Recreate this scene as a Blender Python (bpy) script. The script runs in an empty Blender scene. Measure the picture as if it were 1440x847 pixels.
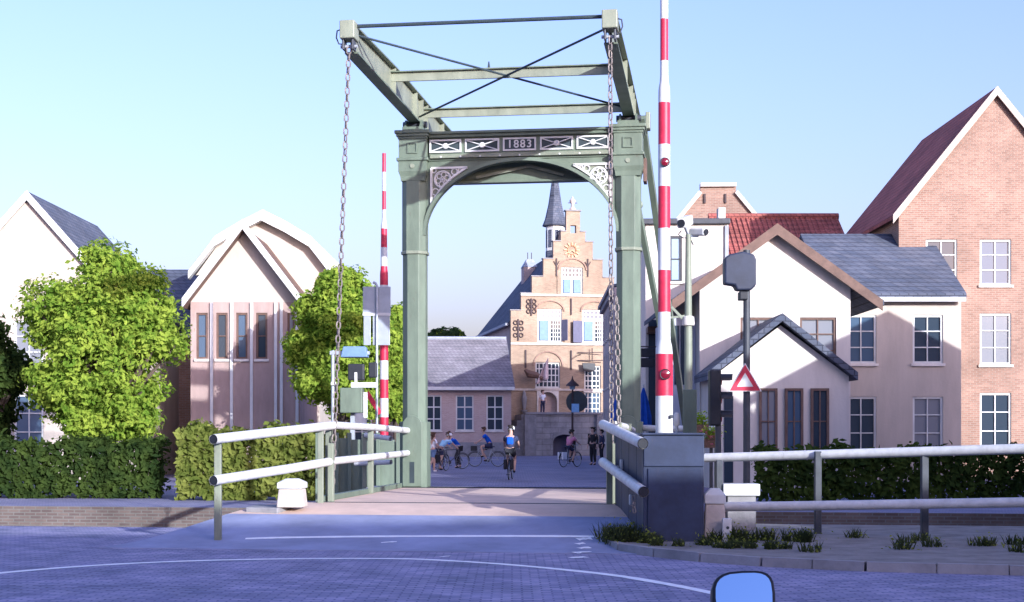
import bpy, bmesh, math, random
from mathutils import Vector, Matrix
random.seed(7)
R = math.radians
sc = bpy.context.scene
C = sc.collection

# ------------------------------------------------------------------ camera, sky, sun, exposure
EYE = 1.65
cam_d = bpy.data.cameras.new('camera'); cam = bpy.data.objects.new('camera', cam_d); C.objects.link(cam)
cam.location = (0, 0, EYE); cam.rotation_euler = (R(90), 0, 0)
cam_d.sensor_width = 36; cam_d.lens = 50.0
cam_d.shift_y = (607 - 423.5) / 1440
cam_d.clip_end = 2000; cam_d.clip_start = .05
sc.camera = cam

SUN_AZ, SUN_EL = R(34), R(14.5)          # azimuth measured from straight behind the viewer towards the right
world = bpy.data.worlds.new('World'); sc.world = world; world.use_nodes = True
wn = world.node_tree.nodes; wl = world.node_tree.links; wn.clear()
wo = wn.new('ShaderNodeOutputWorld'); bg = wn.new('ShaderNodeBackground'); sky = wn.new('ShaderNodeTexSky')
sky.sky_type = 'NISHITA'; sky.sun_disc = False
sky.sun_elevation = SUN_EL; sky.sun_rotation = math.pi - SUN_AZ
sky.air_density = 1.35; sky.dust_density = 3.4; sky.ozone_density = 0.2; sky.altitude = 0
bg.inputs['Strength'].default_value = .15
wl.new(sky.outputs[0], bg.inputs[0]); wl.new(bg.outputs[0], wo.inputs[0])

sun_d = bpy.data.lights.new('sun', 'SUN'); sun = bpy.data.objects.new('sun', sun_d); C.objects.link(sun)
sun_d.energy = 5.0; sun_d.angle = R(.5); sun_d.color = (1, .95, .49)
to_sun = Vector((math.sin(SUN_AZ)*math.cos(SUN_EL), -math.cos(SUN_AZ)*math.cos(SUN_EL), math.sin(SUN_EL)))
sun.rotation_euler = to_sun.to_track_quat('Z', 'Y').to_euler()
sun.location = (12, -20, 30)

sc.view_settings.view_transform = 'Standard'; sc.view_settings.look = 'None'
sc.view_settings.exposure = 0.64; sc.view_settings.gamma = 1
sc.view_settings.use_white_balance = True; sc.view_settings.white_balance_temperature = 4600; sc.view_settings.white_balance_tint = 46
sc.render.engine = 'CYCLES'
sc.cycles.use_denoising = True
sc.cycles.max_bounces = 6

# ------------------------------------------------------------------ materials
MATS = {}
def nodes_of(name):
    m = bpy.data.materials.new(name); m.use_nodes = True
    n = m.node_tree.nodes; l = m.node_tree.links
    return m, n, l, n['Principled BSDF']
def rgba(c, k=1.0): return (min(1, c[0]*k), min(1, c[1]*k), min(1, c[2]*k), 1)
def mat(name, c, rough=.6, var=.18, scale=3.0, bump=.0, metal=0.0, spec=.4, detail=5, c2=None, coat=0, streak=0, rust=0):
    """painted / plain surface with uneven colour, faint wear and fine relief"""
    m, n, l, b = nodes_of(name)
    tc = n.new('ShaderNodeTexCoord'); nz = n.new('ShaderNodeTexNoise'); nz.inputs['Scale'].default_value = scale
    nz.inputs['Detail'].default_value = detail; nz.inputs['Roughness'].default_value = .65
    if streak:
        mp = n.new('ShaderNodeMapping'); mp.inputs['Scale'].default_value = (1, 1, streak)
        l.new(tc.outputs['Object'], mp.inputs[0]); l.new(mp.outputs[0], nz.inputs['Vector'])
    else: l.new(tc.outputs['Object'], nz.inputs['Vector'])
    cr = n.new('ShaderNodeValToRGB'); l.new(nz.outputs['Fac'], cr.inputs[0])
    cr.color_ramp.elements[0].position = .3; cr.color_ramp.elements[1].position = .7
    cr.color_ramp.elements[0].color = rgba(c, 1-var); cr.color_ramp.elements[1].color = rgba(c2, 1) if c2 else rgba(c, 1+var)
    col = cr.outputs[0]
    if rust:                                                  # rust spots and grime with a shape of their own
        n3 = n.new('ShaderNodeTexNoise'); n3.inputs['Scale'].default_value = 7; n3.inputs['Detail'].default_value = 9; n3.inputs['Roughness'].default_value = .75
        mp3 = n.new('ShaderNodeMapping'); mp3.inputs['Scale'].default_value = (1, 1, .45); l.new(tc.outputs['Object'], mp3.inputs[0]); l.new(mp3.outputs[0], n3.inputs['Vector'])
        c3 = n.new('ShaderNodeValToRGB'); c3.color_ramp.elements[0].position = .60; c3.color_ramp.elements[1].position = .72
        c3.color_ramp.elements[0].color = (0, 0, 0, 1); c3.color_ramp.elements[1].color = (rust, rust, rust, 1); l.new(n3.outputs['Fac'], c3.inputs[0])
        m3 = n.new('ShaderNodeMix'); m3.data_type = 'RGBA'; l.new(c3.outputs[0], m3.inputs['Factor']); l.new(col, m3.inputs['A']); m3.inputs['B'].default_value = (.10, .06, .04, 1); col = m3.outputs['Result']
    l.new(col, b.inputs['Base Color'])
    b.inputs['Roughness'].default_value = rough; b.inputs['Metallic'].default_value = metal
    b.inputs['Specular IOR Level'].default_value = spec; b.inputs['Coat Weight'].default_value = coat
    if bump:
        n2 = n.new('ShaderNodeTexNoise'); n2.inputs['Scale'].default_value = scale*9; n2.inputs['Detail'].default_value = 3
        l.new(tc.outputs['Object'], n2.inputs['Vector'])
        bp = n.new('ShaderNodeBump'); bp.inputs['Strength'].default_value = bump; bp.inputs['Distance'].default_value = .02
        l.new(n2.outputs['Fac'], bp.inputs['Height']); l.new(bp.outputs[0], b.inputs['Normal'])
    MATS[name] = m; return m
def brick(name, c1, c2, mortar, bw=.21, bh=.065, mort=.012, flat=False, bump=.35, stain=.25, big=.35, tint=(1, 1, 1)):
    """small bricks; walls map (x+y, z), floors map (x, y)"""
    m, n, l, b = nodes_of(name)
    tc = n.new('ShaderNodeTexCoord'); sp = n.new('ShaderNodeSeparateXYZ'); l.new(tc.outputs['Object'], sp.inputs[0])
    cb = n.new('ShaderNodeCombineXYZ')
    if flat: l.new(sp.outputs[0], cb.inputs[0]); l.new(sp.outputs[1], cb.inputs[1])
    else:
        ad = n.new('ShaderNodeMath'); l.new(sp.outputs[0], ad.inputs[0]); l.new(sp.outputs[1], ad.inputs[1])
        l.new(ad.outputs[0], cb.inputs[0]); l.new(sp.outputs[2], cb.inputs[1])
    br = n.new('ShaderNodeTexBrick'); l.new(cb.outputs[0], br.inputs['Vector'])
    br.inputs['Scale'].default_value = 1; br.inputs['Brick Width'].default_value = bw; br.inputs['Row Height'].default_value = bh
    br.inputs['Mortar Size'].default_value = mort; br.inputs['Mortar Smooth'].default_value = .3; br.inputs['Bias'].default_value = 0
    br.inputs['Color1'].default_value = rgba(c1); br.inputs['Color2'].default_value = rgba(c2); br.inputs['Mortar'].default_value = rgba(mortar)
    nz = n.new('ShaderNodeTexNoise'); nz.inputs['Scale'].default_value = big; nz.inputs['Detail'].default_value = 8; nz.inputs['Roughness'].default_value = .7
    l.new(tc.outputs['Object'], nz.inputs['Vector'])
    cr = n.new('ShaderNodeValToRGB'); l.new(nz.outputs['Fac'], cr.inputs[0])
    cr.color_ramp.elements[0].position = .35; cr.color_ramp.elements[1].position = .66
    cr.color_ramp.elements[0].color = (1-stain,)*3+(1,); cr.color_ramp.elements[1].color = tuple((1+stain*.5)*t_ for t_ in tint)+(1,)
    mx = n.new('ShaderNodeMix'); mx.data_type = 'RGBA'; mx.blend_type = 'MULTIPLY'; mx.inputs['Factor'].default_value = 1
    l.new(br.outputs['Color'], mx.inputs['A']); l.new(cr.outputs[0], mx.inputs['B']); l.new(mx.outputs['Result'], b.inputs['Base Color'])
    b.inputs['Roughness'].default_value = .85; b.inputs['Specular IOR Level'].default_value = .25
    bp = n.new('ShaderNodeBump'); bp.inputs['Strength'].default_value = bump; bp.inputs['Distance'].default_value = .01; bp.invert = True
    l.new(br.outputs['Fac'], bp.inputs['Height']); l.new(bp.outputs[0], b.inputs['Normal'])
    MATS[name] = m; return m
def glass(name, c=(.05, .08, .12), rough=.06):
    m, n, l, b = nodes_of(name)
    b.inputs['Base Color'].default_value = rgba(c); b.inputs['Roughness'].default_value = rough
    b.inputs['Specular IOR Level'].default_value = .7
    tc = n.new('ShaderNodeTexCoord'); nz = n.new('ShaderNodeTexNoise'); nz.inputs['Scale'].default_value = 1.3
    l.new(tc.outputs['Object'], nz.inputs['Vector'])
    bp = n.new('ShaderNodeBump'); bp.inputs['Strength'].default_value = .06; l.new(nz.outputs['Fac'], bp.inputs['Height']); l.new(bp.outputs[0], b.inputs['Normal'])
    MATS[name] = m; return m
def leaf(name, c1, c2, trans=.45):
    m, n, l, b = nodes_of(name)
    g = n.new('ShaderNodeObjectInfo'); tc = n.new('ShaderNodeTexCoord'); nz = n.new('ShaderNodeTexNoise'); nz.inputs['Scale'].default_value = 2.2; nz.inputs['Detail'].default_value = 6
    l.new(tc.outputs['Object'], nz.inputs['Vector'])
    cr = n.new('ShaderNodeValToRGB'); l.new(nz.outputs['Fac'], cr.inputs[0])
    cr.color_ramp.elements[0].position = .35; cr.color_ramp.elements[1].position = .65
    cr.color_ramp.elements[0].color = rgba(c1); cr.color_ramp.elements[1].color = rgba(c2)
    d = n.new('ShaderNodeBsdfDiffuse'); t = n.new('ShaderNodeBsdfTranslucent'); ms = n.new('ShaderNodeMixShader'); ms.inputs[0].default_value = trans
    l.new(cr.outputs[0], d.inputs[0]); l.new(cr.outputs[0], t.inputs[0]); l.new(d.outputs[0], ms.inputs[1]); l.new(t.outputs[0], ms.inputs[2])
    n.remove(b); l.new(ms.outputs[0], n['Material Output'].inputs[0])
    MATS[name] = m; return m

mat('bridge_paint', (.135, .170, .118), .5, .24, 2.6, .08, streak=.3, rust=.5)
mat('bridge_light', (.215, .235, .165), .5, .22, 2.5, .08, streak=.4, rust=.5)
mat('bridge_dark', (.035, .05, .055), .5, .25, 3, .05)
mat('cabinet_paint', (.026, .036, .075), .55, .35, 2.0, .08, rust=.35)
mat('navy_housing', (.022, .028, .055), .5, .25, 4, .03)
mat('red_plaster', (.36, .265, .225), .85, .18, 2, .2, streak=.3)
mat('white_paint', (.60, .60, .56), .5, .13, 3, .05, streak=.4, rust=.28)
mat('rail_white', (.60, .59, .55), .5, .16, 6, .05, rust=.4)
mat('cream_paint', (.46, .40, .325), .8, .13, 1.6, .2, streak=.22)
mat('white_render', (.60, .545, .465), .8, .12, 1.5, .25, streak=.22)
mat('red_paint', (.50, .022, .05), .45, .25, 4, .05, rust=.4)
mat('chain_steel', (.19, .16, .145), .6, .35, 25, .2, metal=.35, c2=(.34, .29, .25))
mat('dark_steel', (.05, .055, .065), .5, .25, 6, .05)
mat('black_plastic', (.018, .02, .026), .45, .25, 6, .02)
mat('grey_metal', (.36, .39, .42), .45, .12, 3, .02, metal=.25)
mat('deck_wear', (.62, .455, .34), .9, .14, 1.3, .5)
mat('ramp_shade_blue', (.25, .27, .39), .92, .22, .9, .6)  # blue copy of the ramp surface, shade put into its colour
mat('line_paint', (.85, .85, .85), .8, .1, 7, .3)
mat('stone', (.50, .44, .37), .85, .2, 3.5, .3)
mat('stone_pale', (.66, .61, .53), .85, .14, 3.5, .25)
mat('stone_grey', (.26, .25, .25), .9, .25, 2.2, .35)
mat('lead', (.30, .32, .36), .6, .15, 3, .1)
mat('iron', (.06, .04, .04), .7, .2, 9, .1)
mat('timber_brown', (.14, .085, .06), .7, .25, 4, .2)
mat('shutter_blue', (.16, .25, .42), .6, .12, 4, .05)
mat('shutter_dark', (.10, .10, .16), .6, .12, 4, .05)
mat('gold', (.55, .28, .12), .45, .1, 4, .02, metal=.3)
mat('blue_cloth', (.03, .09, .45), .8, .15, 5, .05)
mat('flag_cloth', (.62, .50, .48), .85, .15, 6, .05)
mat('bark', (.10, .075, .055), .9, .3, 7, .5)
mat('skin', (.52, .33, .25), .6, .08, 9)
mat('hair_brown', (.09, .05, .03), .8, .25, 30, .2)
mat('hair_dark', (.03, .025, .02), .8, .25, 30, .2)
mat('cloth_white', (.74, .76, .80), .85, .08, 8, .1)
mat('cloth_blue', (.02, .10, .55), .85, .12, 8, .1)
mat('cloth_lightblue', (.30, .52, .78), .85, .12, 8, .1)
mat('cloth_navy', (.03, .035, .08), .85, .2, 8, .1)
mat('cloth_black', (.018, .018, .024), .85, .2, 8, .1)
mat('cloth_pink', (.58, .22, .34), .85, .12, 8, .1)
mat('cloth_denim', (.16, .25, .42), .85, .15, 8, .1)
mat('rubber', (.015, .015, .017), .85, .2, 12, .05)
mat('soil', (.20, .18, .16), .95, .3, 2.5, .6, c2=(.27, .25, .23))
mat('pink_wall', (.46, .385, .345), .85, .1, 1.2, .15)
mat('grey_wall', (.42, .44, .50), .85, .1, 1.0, .15)
brick('hall_brick', (.31, .215, .135), (.395, .285, .185), (.36, .29, .21), .24, .075, .014, stain=.3)
brick('rose_brick', (.45, .32, .27), (.52, .39, .33), (.50, .42, .38), .22, .07, .012, stain=.15)
brick('gable_brick', (.27, .155, .105), (.36, .22, .15), (.34, .27, .21), .22, .07, .012, stain=.3)
brick('dark_brick', (.17, .10, .085), (.24, .14, .11), (.25, .2, .18), .22, .07, .012, stain=.3)
brick('quay_brick', (.12, .09, .08), (.17, .13, .11), (.17, .16, .14), .22, .07, .012, stain=.45)
brick('clinker', (.215, .225, .35), (.35, .35, .48), (.155, .165, .27), .205, .098, .012, flat=True, bump=.9, stain=.34, big=1.1, tint=(1.10, 1.0, .99))  # brick base pushed blue: the tint of the shade is in the colour
brick('square_setts', (.22, .215, .32), (.29, .275, .37), (.15, .15, .22), .205, .105, .012, flat=True, bump=.6, stain=.25)  # blue of the shaded square is mixed into these colours
brick('stair_stone', (.30, .29, .29), (.36, .34, .33), (.2, .19, .19), 1.1, .38, .018, stain=.35, big=.8)
brick('red_tile', (.34, .10, .075), (.42, .14, .10), (.18, .06, .05), .24, .22, .02, bump=.7, stain=.35, big=.7)
brick('slate', (.085, .10, .14), (.125, .135, .17), (.05, .055, .075), .30, .17, .016, bump=.6, stain=.3, big=.6)
brick('slate_roof', (.20, .185, .20), (.25, .23, .245), (.13, .12, .135), .26, .20, .02, bump=.7, stain=.3, big=.6)
glass('window_glass', (.035, .05, .07)); glass('pale_glass', (.28, .38, .46), .12); glass('blue_glass', (.07, .11, .17), .08); glass('curtain_glass', (.20, .21, .23), .2)
leaf('leaf_bright', (.16, .28, .012), (.42, .52, .035), .5); leaf('leaf_dark', (.03, .055, .014), (.08, .12, .02)); leaf('leaf_olive', (.12, .16, .02), (.28, .31, .05))
leaf('weed', (.035, .05, .02), (.085, .10, .04)); leaf('leaf_far', (.03, .06, .02), (.06, .10, .03)); leaf('petal', (.6, .3, .2), (.65, .15, .25))
_m, _n, _l, _b = nodes_of('water'); _b.inputs['Base Color'].default_value = (.02, .03, .028, 1); _b.inputs['Roughness'].default_value = .08
_nz = _n.new('ShaderNodeTexNoise'); _nz.inputs['Scale'].default_value = 1.6; _bp = _n.new('ShaderNodeBump'); _bp.inputs['Strength'].default_value = .25
_l.new(_nz.outputs['Fac'], _bp.inputs['Height']); _l.new(_bp.outputs[0], _b.inputs['Normal']); MATS['water'] = _m
_m, _n, _l, _b = nodes_of('mirror_glass'); _b.inputs['Base Color'].default_value = (.22, .36, .55, 1); _b.inputs['Metallic'].default_value = 1; _b.inputs['Roughness'].default_value = .03; MATS['mirror_glass'] = _m
_m, _n, _l, _b = nodes_of('red_lens'); _b.inputs['Base Color'].default_value = (.16, .008, .02, 1); _b.inputs['Roughness'].default_value = .15; MATS['red_lens'] = _m

# ------------------------------------------------------------------ helpers
class MB:
    """collects shapes and links them as ONE mesh object"""
    def __init__(s): s.v = []; s.f = []
    def add(s, vs, fs):
        k = len(s.v); s.v += [tuple(p) for p in vs]; s.f += [tuple(i+k for i in f) for f in fs]; return s
    def box(s, x0, x1, y0, y1, z0, z1):
        return s.add([(x0,y0,z0),(x1,y0,z0),(x1,y1,z0),(x0,y1,z0),(x0,y0,z1),(x1,y0,z1),(x1,y1,z1),(x0,y1,z1)],
                     [(3,2,1,0),(4,5,6,7),(0,1,5,4),(1,2,6,5),(2,3,7,6),(3,0,4,7)])
    def cbox(s, c, sz): return s.box(c[0]-sz[0]/2, c[0]+sz[0]/2, c[1]-sz[1]/2, c[1]+sz[1]/2, c[2]-sz[2]/2, c[2]+sz[2]/2)
    def obox(s, c, sz, M):
        k = len(s.v); s.cbox((0,0,0), sz); c = Vector(c); s.v[k:] = [tuple(c + M @ Vector(p)) for p in s.v[k:]]; return s
    def prism(s, pts, a0, a1, axis='y'):
        """closed 2-D outline extruded along an axis. y: (x,z); x: (y,z); z: (x,y)"""
        n = len(pts)
        def mk(p, a): return (p[0], a, p[1]) if axis == 'y' else ((a, p[0], p[1]) if axis == 'x' else (p[0], p[1], a))
        vs = [mk(p, a0) for p in pts] + [mk(p, a1) for p in pts]
        fs = [tuple(range(n)), tuple(range(2*n-1, n-1, -1))] + [(i, (i+1) % n + 0, (i+1) % n + n, i+n) for i in range(n)]
        return s.add(vs, fs)
    def tube(s, pts, r, n=8, cap=True):
        pts = [Vector(p) for p in pts]; rs = r if isinstance(r, (list, tuple)) else [r]*len(pts)
        k = len(s.v); prev = None
        for i, p in enumerate(pts):
            t = (pts[min(i+1, len(pts)-1)] - pts[max(i-1, 0)]).normalized()
            if prev is None: a = t.orthogonal().normalized()
            else:
                a = (prev - t*prev.dot(t)); a = a.normalized() if a.length > 1e-6 else t.orthogonal().normalized()
            prev = a; b = t.cross(a)
            for j in range(n):
                w = 2*math.pi*j/n; s.v.append(tuple(p + (a*math.cos(w) + b*math.sin(w))*rs[i]))
        for i in range(len(pts)-1):
            for j in range(n):
                s.f.append((k+i*n+j, k+i*n+(j+1) % n, k+(i+1)*n+(j+1) % n, k+(i+1)*n+j))
        if cap:
            s.f.append(tuple(k+j for j in range(n-1, -1, -1))); e = k+(len(pts)-1)*n; s.f.append(tuple(e+j for j in range(n)))
        return s
    def bar(s, p, q, w, h, up=(0, 0, 1)):
        """rectangular bar from p to q"""
        p, q = Vector(p), Vector(q); t = (q-p).normalized(); u = Vector(up); a = t.cross(u)
        a = a.normalized() if a.length > 1e-5 else t.orthogonal().normalized(); b = a.cross(t).normalized()
        vs = []
        for c in (p, q):
            for (i, j) in ((-1,-1), (1,-1), (1,1), (-1,1)): vs.append(c + a*(i*w/2) + b*(j*h/2))
        return s.add(vs, [(3,2,1,0),(4,5,6,7),(0,1,5,4),(1,2,6,5),(2,3,7,6),(3,0,4,7)])
    def lathe(s, prof, n=16, c=(0,0,0), axis='z'):
        k = len(s.v)
        for (r, z) in prof:
            for j in range(n):
                w = 2*math.pi*j/n + math.pi/n
                x, y = r*math.cos(w), r*math.sin(w)
                q = (x, y, z) if axis == 'z' else ((x, z, y) if axis == 'y' else (z, x, y))
                s.v.append((c[0]+q[0], c[1]+q[1], c[2]+q[2]))
        for i in range(len(prof)-1):
            for j in range(n): s.f.append((k+i*n+j, k+i*n+(j+1) % n, k+(i+1)*n+(j+1) % n, k+(i+1)*n+j))
        s.f.append(tuple(k+j for j in range(n-1, -1, -1))); e = k+(len(prof)-1)*n; s.f.append(tuple(e+j for j in range(n)))
        return s
    def torus(s, c, Rr, r, n=24, m=6, axis='y', a0=0, a1=2*math.pi):
        full = abs(a1-a0-2*math.pi) < 1e-6; pts = []
        cnt = n if full else n+1; k = len(s.v)
        for i in range(cnt):
            w = a0+(a1-a0)*i/n
            for j in range(m):
                q = 2*math.pi*j/m; rr = Rr + r*math.cos(q); h = r*math.sin(q)
                p = (rr*math.cos(w), h, rr*math.sin(w)) if axis == 'y' else ((h, rr*math.cos(w), rr*math.sin(w)) if axis == 'x' else (rr*math.cos(w), rr*math.sin(w), h))
                s.v.append((c[0]+p[0], c[1]+p[1], c[2]+p[2]))
        for i in range(n if full else n):
            i2 = (i+1) % cnt
            for j in range(m): s.f.append((k+i*m+j, k+i*m+(j+1) % m, k+i2*m+(j+1) % m, k+i2*m+j))
        return s
    def grid_wall(s, xs, zs, y0, y1, solid):
        """slab in the xz-plane cut into cells; solid(xc, zc) says which cells exist; openings get real reveals"""
        xs = sorted(set(round(x, 4) for x in xs)); zs = sorted(set(round(z, 4) for z in zs)); nx, nz = len(xs)-1, len(zs)-1
        S = [[solid((xs[i]+xs[i+1])/2, (zs[j]+zs[j+1])/2) for j in range(nz)] for i in range(nx)]
        get = lambda i, j: 0 <= i < nx and 0 <= j < nz and S[i][j]
        for i in range(nx):
            for j in range(nz):
                if not S[i][j]: continue
                a, b, c, d = xs[i], xs[i+1], zs[j], zs[j+1]
                s.add([(a,y0,c),(b,y0,c),(b,y0,d),(a,y0,d)], [(0,1,2,3)]); s.add([(a,y1,c),(b,y1,c),(b,y1,d),(a,y1,d)], [(3,2,1,0)])
                if not get(i-1, j): s.add([(a,y0,c),(a,y0,d),(a,y1,d),(a,y1,c)], [(0,1,2,3)])
                if not get(i+1, j): s.add([(b,y0,c),(b,y1,c),(b,y1,d),(b,y0,d)], [(0,1,2,3)])
                if not get(i, j-1): s.add([(a,y0,c),(a,y1,c),(b,y1,c),(b,y0,c)], [(0,1,2,3)])
                if not get(i, j+1): s.add([(a,y0,d),(b,y0,d),(b,y1,d),(a,y1,d)], [(0,1,2,3)])
        return s
    def mesh(s, name, m, smooth=False):
        me = bpy.data.meshes.new(name); me.from_pydata(s.v, [], s.f)
        me.materials.append(MATS[m] if isinstance(m, str) else m)
        bm = bmesh.new(); bm.from_mesh(me); bmesh.ops.recalc_face_normals(bm, faces=bm.faces); bm.to_mesh(me); bm.free()
        if smooth:
            me.polygons.foreach_set('use_smooth', [True]*len(me.polygons)); me.set_sharp_from_angle(angle=R(42))
        return me
    def build(s, name, m, parent=None, smooth=False, bevel=0, label=None):
        o = bpy.data.objects.new(name, s.mesh(name, m, smooth)); C.objects.link(o)
        if parent: o.parent = parent
        if bevel:
            b = o.modifiers.new('bevel', 'BEVEL'); b.width = bevel; b.segments = 2; b.limit_method = 'ANGLE'; b.angle_limit = R(40)
        if label: o['label'] = label
        return o
def tag(o, label, cat, group=None):
    o['label'] = label; o['category'] = cat
    if group: o['group'] = group
    return o
def thing(name, label, cat, loc=(0,0,0), rotz=0, group=None):
    o = bpy.data.objects.new(name, None); C.objects.link(o); o.empty_display_size = .2
    o.location = loc; o.rotation_euler = (0, 0, rotz)
    return tag(o, label, cat, group)
def struct(o, kind='structure'): o['kind'] = kind; return o
def dup(o, parent, loc=None, rot=None):
    c = o.copy(); C.objects.link(c); c.parent = parent
    if loc is not None: c.location = loc
    if rot is not None: c.rotation_euler = rot
    return c
def P(px, py, d): return Vector(((px-720)/2000*d, d, EYE-(py-607)/2000*d))
def X_at(px, d): return (px-720)/2000*d
def Z_at(py, d): return EYE-(py-607)/2000*d

# bridge frame: u to the right across the bridge, v away from the viewer along it
TH = math.atan(276/2000); OX, OY = .189, 30.4
cT, sT = math.cos(TH), math.sin(TH)
def Bw(u, v, z=0): return Vector((OX+u*cT+v*sT, OY-u*sT+v*cT, z))
def uv(X, Y): dx, dy = X-OX, Y-OY; return (dx*cT-dy*sT, dx*sT+dy*cT)
DECK = .45; VN, VF = -6.72, -.45     # near and far edge of the canal
def ramp_z(v):
    if v >= VN: return DECK
    t = min(1, (VN-v)/4.2); t = t*t*(3-2*t) if t < 1 else 1
    return DECK*(1-t) + .012*t
def far_z(v):
    t = min(1, max(0, (v-.6)/11)); return DECK*(1-t)+.012*t

# ------------------------------------------------------------------ the setting
def ground():
    prof = [(-90, 0), (VN, 0), (VN, -2.6), (VF, -2.6), (VF, 0), (40, 0), (900, 0)]
    us = [-700, -40, 40, 700]; vs = []; fs = []; mi = []
    for (v, z) in prof:
        for u in us: vs.append(Bw(u, v, z))
    for i in range(len(prof)-1):
        for j in range(len(us)-1):
            a = i*len(us)+j; fs.append((a, a+1, a+1+len(us), a+len(us))); mi.append([0, 1, 1, 1, 2, 2][i])
    me = bpy.data.meshes.new('ground'); me.from_pydata(vs, [], fs)
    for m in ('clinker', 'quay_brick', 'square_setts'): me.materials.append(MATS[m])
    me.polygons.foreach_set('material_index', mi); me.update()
    o = bpy.data.objects.new('ground', me); C.objects.link(o); struct(o)
    w = MB().add([Bw(-700, VN+.02, -1.35), Bw(700, VN+.02, -1.35), Bw(700, VF-.02, -1.35), Bw(-700, VF-.02, -1.35)], [(0,1,2,3)]).build('water', 'water'); struct(w)
def ramp(name, u0f, u1f, vlist, zf, m):
    """solid wedge of road; u-limits may change along v"""
    b = MB(); vs = []
    nu = 6
    for v in vlist:
        a0, a1 = u0f(v), u1f(v)
        for i in range(nu+1):
            u = a0+(a1-a0)*i/nu; vs.append(Bw(u, v, zf(v)))
        vs.append(Bw(a1, v, -.3)); vs.append(Bw(a0, v, -.3))
    k = nu+3; fs = []
    for i in range(len(vlist)-1):
        for j in range(k): fs.append((i*k+j, i*k+(j+1) % k, (i+1)*k+(j+1) % k, (i+1)*k+j))
    fs.append(tuple(range(k))); fs.append(tuple((len(vlist)-1)*k+j for j in range(k)))
    b.add(vs, fs); return struct(b.build(name, m))
ground()
near_v = [VN-.005 - 4.3*i/12 for i in range(13)]
uL = lambda v: -3.2-.32*(VN-v)
uR = lambda v: 2.62+.30*(VN-v) if v > -10.2 else 3.66
ramp('ramp_lit_part', uL, uR, [v for v in near_v if v > -8.2], ramp_z, 'deck_wear')  # sunlit stretch of the ramp, told from the shaded rest by its tan
ramp('approach_road', uL, uR, [v for v in near_v if v > -8.2][-1:]+[v for v in near_v if v <= -8.2], ramp_z, 'ramp_shade_blue')  # rest of the same ramp, coloured blue to stand for shade
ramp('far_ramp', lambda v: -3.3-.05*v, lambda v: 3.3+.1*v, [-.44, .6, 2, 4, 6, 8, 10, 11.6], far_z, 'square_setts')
# kerb and weedy verge at the right, in front of the cabinet
kp = [(1.42, 20.35), (1.55, 19.55), (1.95, 18.75), (2.45, 18.05), (3.1, 17.45), (4.2, 16.85), (6.5, 16.2), (10, 15.9), (30, 15.5)]
def verge():
    top = MB(); kerb = MB(); n = len(kp)
    out = [(2.6, 24.0), (2.9, 24.0), (3.3, 23.95), (3.7, 23.9), (4.3, 23.8), (5.4, 23.6), (7.7, 23.3), (11, 22.8), (31, 20.0)]
    vs = [(x, y, .105) for x, y in kp] + [(x, y, .105) for x, y in out]
    top.add(vs, [(i, i+1, n+i+1, n+i) for i in range(n-1)])
    struct(top.build('verge', 'soil'))
    for i in range(n-1):
        p, q = Vector((*kp[i], 0)), Vector((*kp[i+1], 0)); seg = q-p; m = max(1, round(seg.length/.8)); t = seg.normalized(); nrm = Vector((-t.y, t.x, 0))
        if i >= 7: m = 1
        for k in range(m):
            a = p+seg*(k/m)+t*.006; b = p+seg*((k+1)/m)-t*.006
            kk = MB(); h = .115+random.uniform(-.004, .004)
            kk.add([a-nrm*.11, b-nrm*.11, b+nrm*.01, a+nrm*.01] + [x+Vector((0,0,h)) for x in (a-nrm*.10, b-nrm*.10, b+nrm*.01, a+nrm*.01)], [(3,2,1,0),(4,5,6,7),(0,1,5,4),(1,2,6,5),(2,3,7,6),(3,0,4,7)])
            kerbs.append(kk)
kerbs = []; verge()
kroot = kerbs[0].build('kerb', 'stone_grey'); struct(kroot)
for kk in kerbs[1:]: kk.build('kerb_stone', 'stone_grey', kroot)
# left footway slab behind the left wing railing
fl = MB(); fp = [(-4.3, 22.95), (-3.75, 22.75), (-3.35, 23.75), (-4.3, 23.85)]
fl.add([(x, y, .012) for x, y in fp]+[(x, y, .43) for x, y in fp], [(3,2,1,0),(4,5,6,7),(0,1,5,4),(1,2,6,5),(2,3,7,6),(3,0,4,7)]); struct(fl.build('footway', 'stone_grey', bevel=.02))

# painted markings
def strip(name, pts, w, zf, m='line_paint', dz=.005, wear=.0):
    b = MB(); vs = []; n = len(pts)
    for i, (x, y) in enumerate(pts):
        a = Vector(pts[max(i-1, 0)]); c = Vector(pts[min(i+1, n-1)]); t = (c-a).normalized(); nr = Vector((-t.y, t.x))*(w/2*(1+random.uniform(-wear, wear)))
        for sgn in (-1, 1):
            q = Vector((x, y))+nr*sgn; vs.append((q.x, q.y, zf(q.x, q.y)+dz))
    b.add(vs, [(2*i, 2*i+1, 2*i+3, 2*i+2) for i in range(n-1)]); return struct(b.build(name, m))
def zground(x, y):
    u, v = uv(x, y); return ramp_z(v) if (-3.2-.32*(VN-v) <= u <= 2.62+.30*(VN-v) and v > -11.02) else 0
def smooth_pts(pts, n=60):
    out = []
    for i in range(n+1):
        f = i/n*(len(pts)-1); k = min(int(f), len(pts)-2); t = f-k
        p0, p1, p2, p3 = [Vector(pts[max(0, min(len(pts)-1, k+j))]) for j in (-1, 0, 1, 2)]
        out.append(tuple(.5*((2*p1)+(p2-p0)*t+(2*p0-5*p1+4*p2-p3)*t*t+(3*p1-p0-3*p2+p3)*t**3)))
    return out
def gpix(px, py):
    d = 20.0
    for _ in range(30):
        x = X_at(px, d); z = zground(x, d); d = .5*d+.5*(EYE-z)*2000/(py-607)
    return (X_at(px, d), d)
strip('stop_line', smooth_pts([gpix(x, y) for x, y in ((345, 758), (402, 756.5), (520, 755), (640, 754.5), (760, 754.5), (868, 755.5))], 40), .13, zground, wear=.12)
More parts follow.
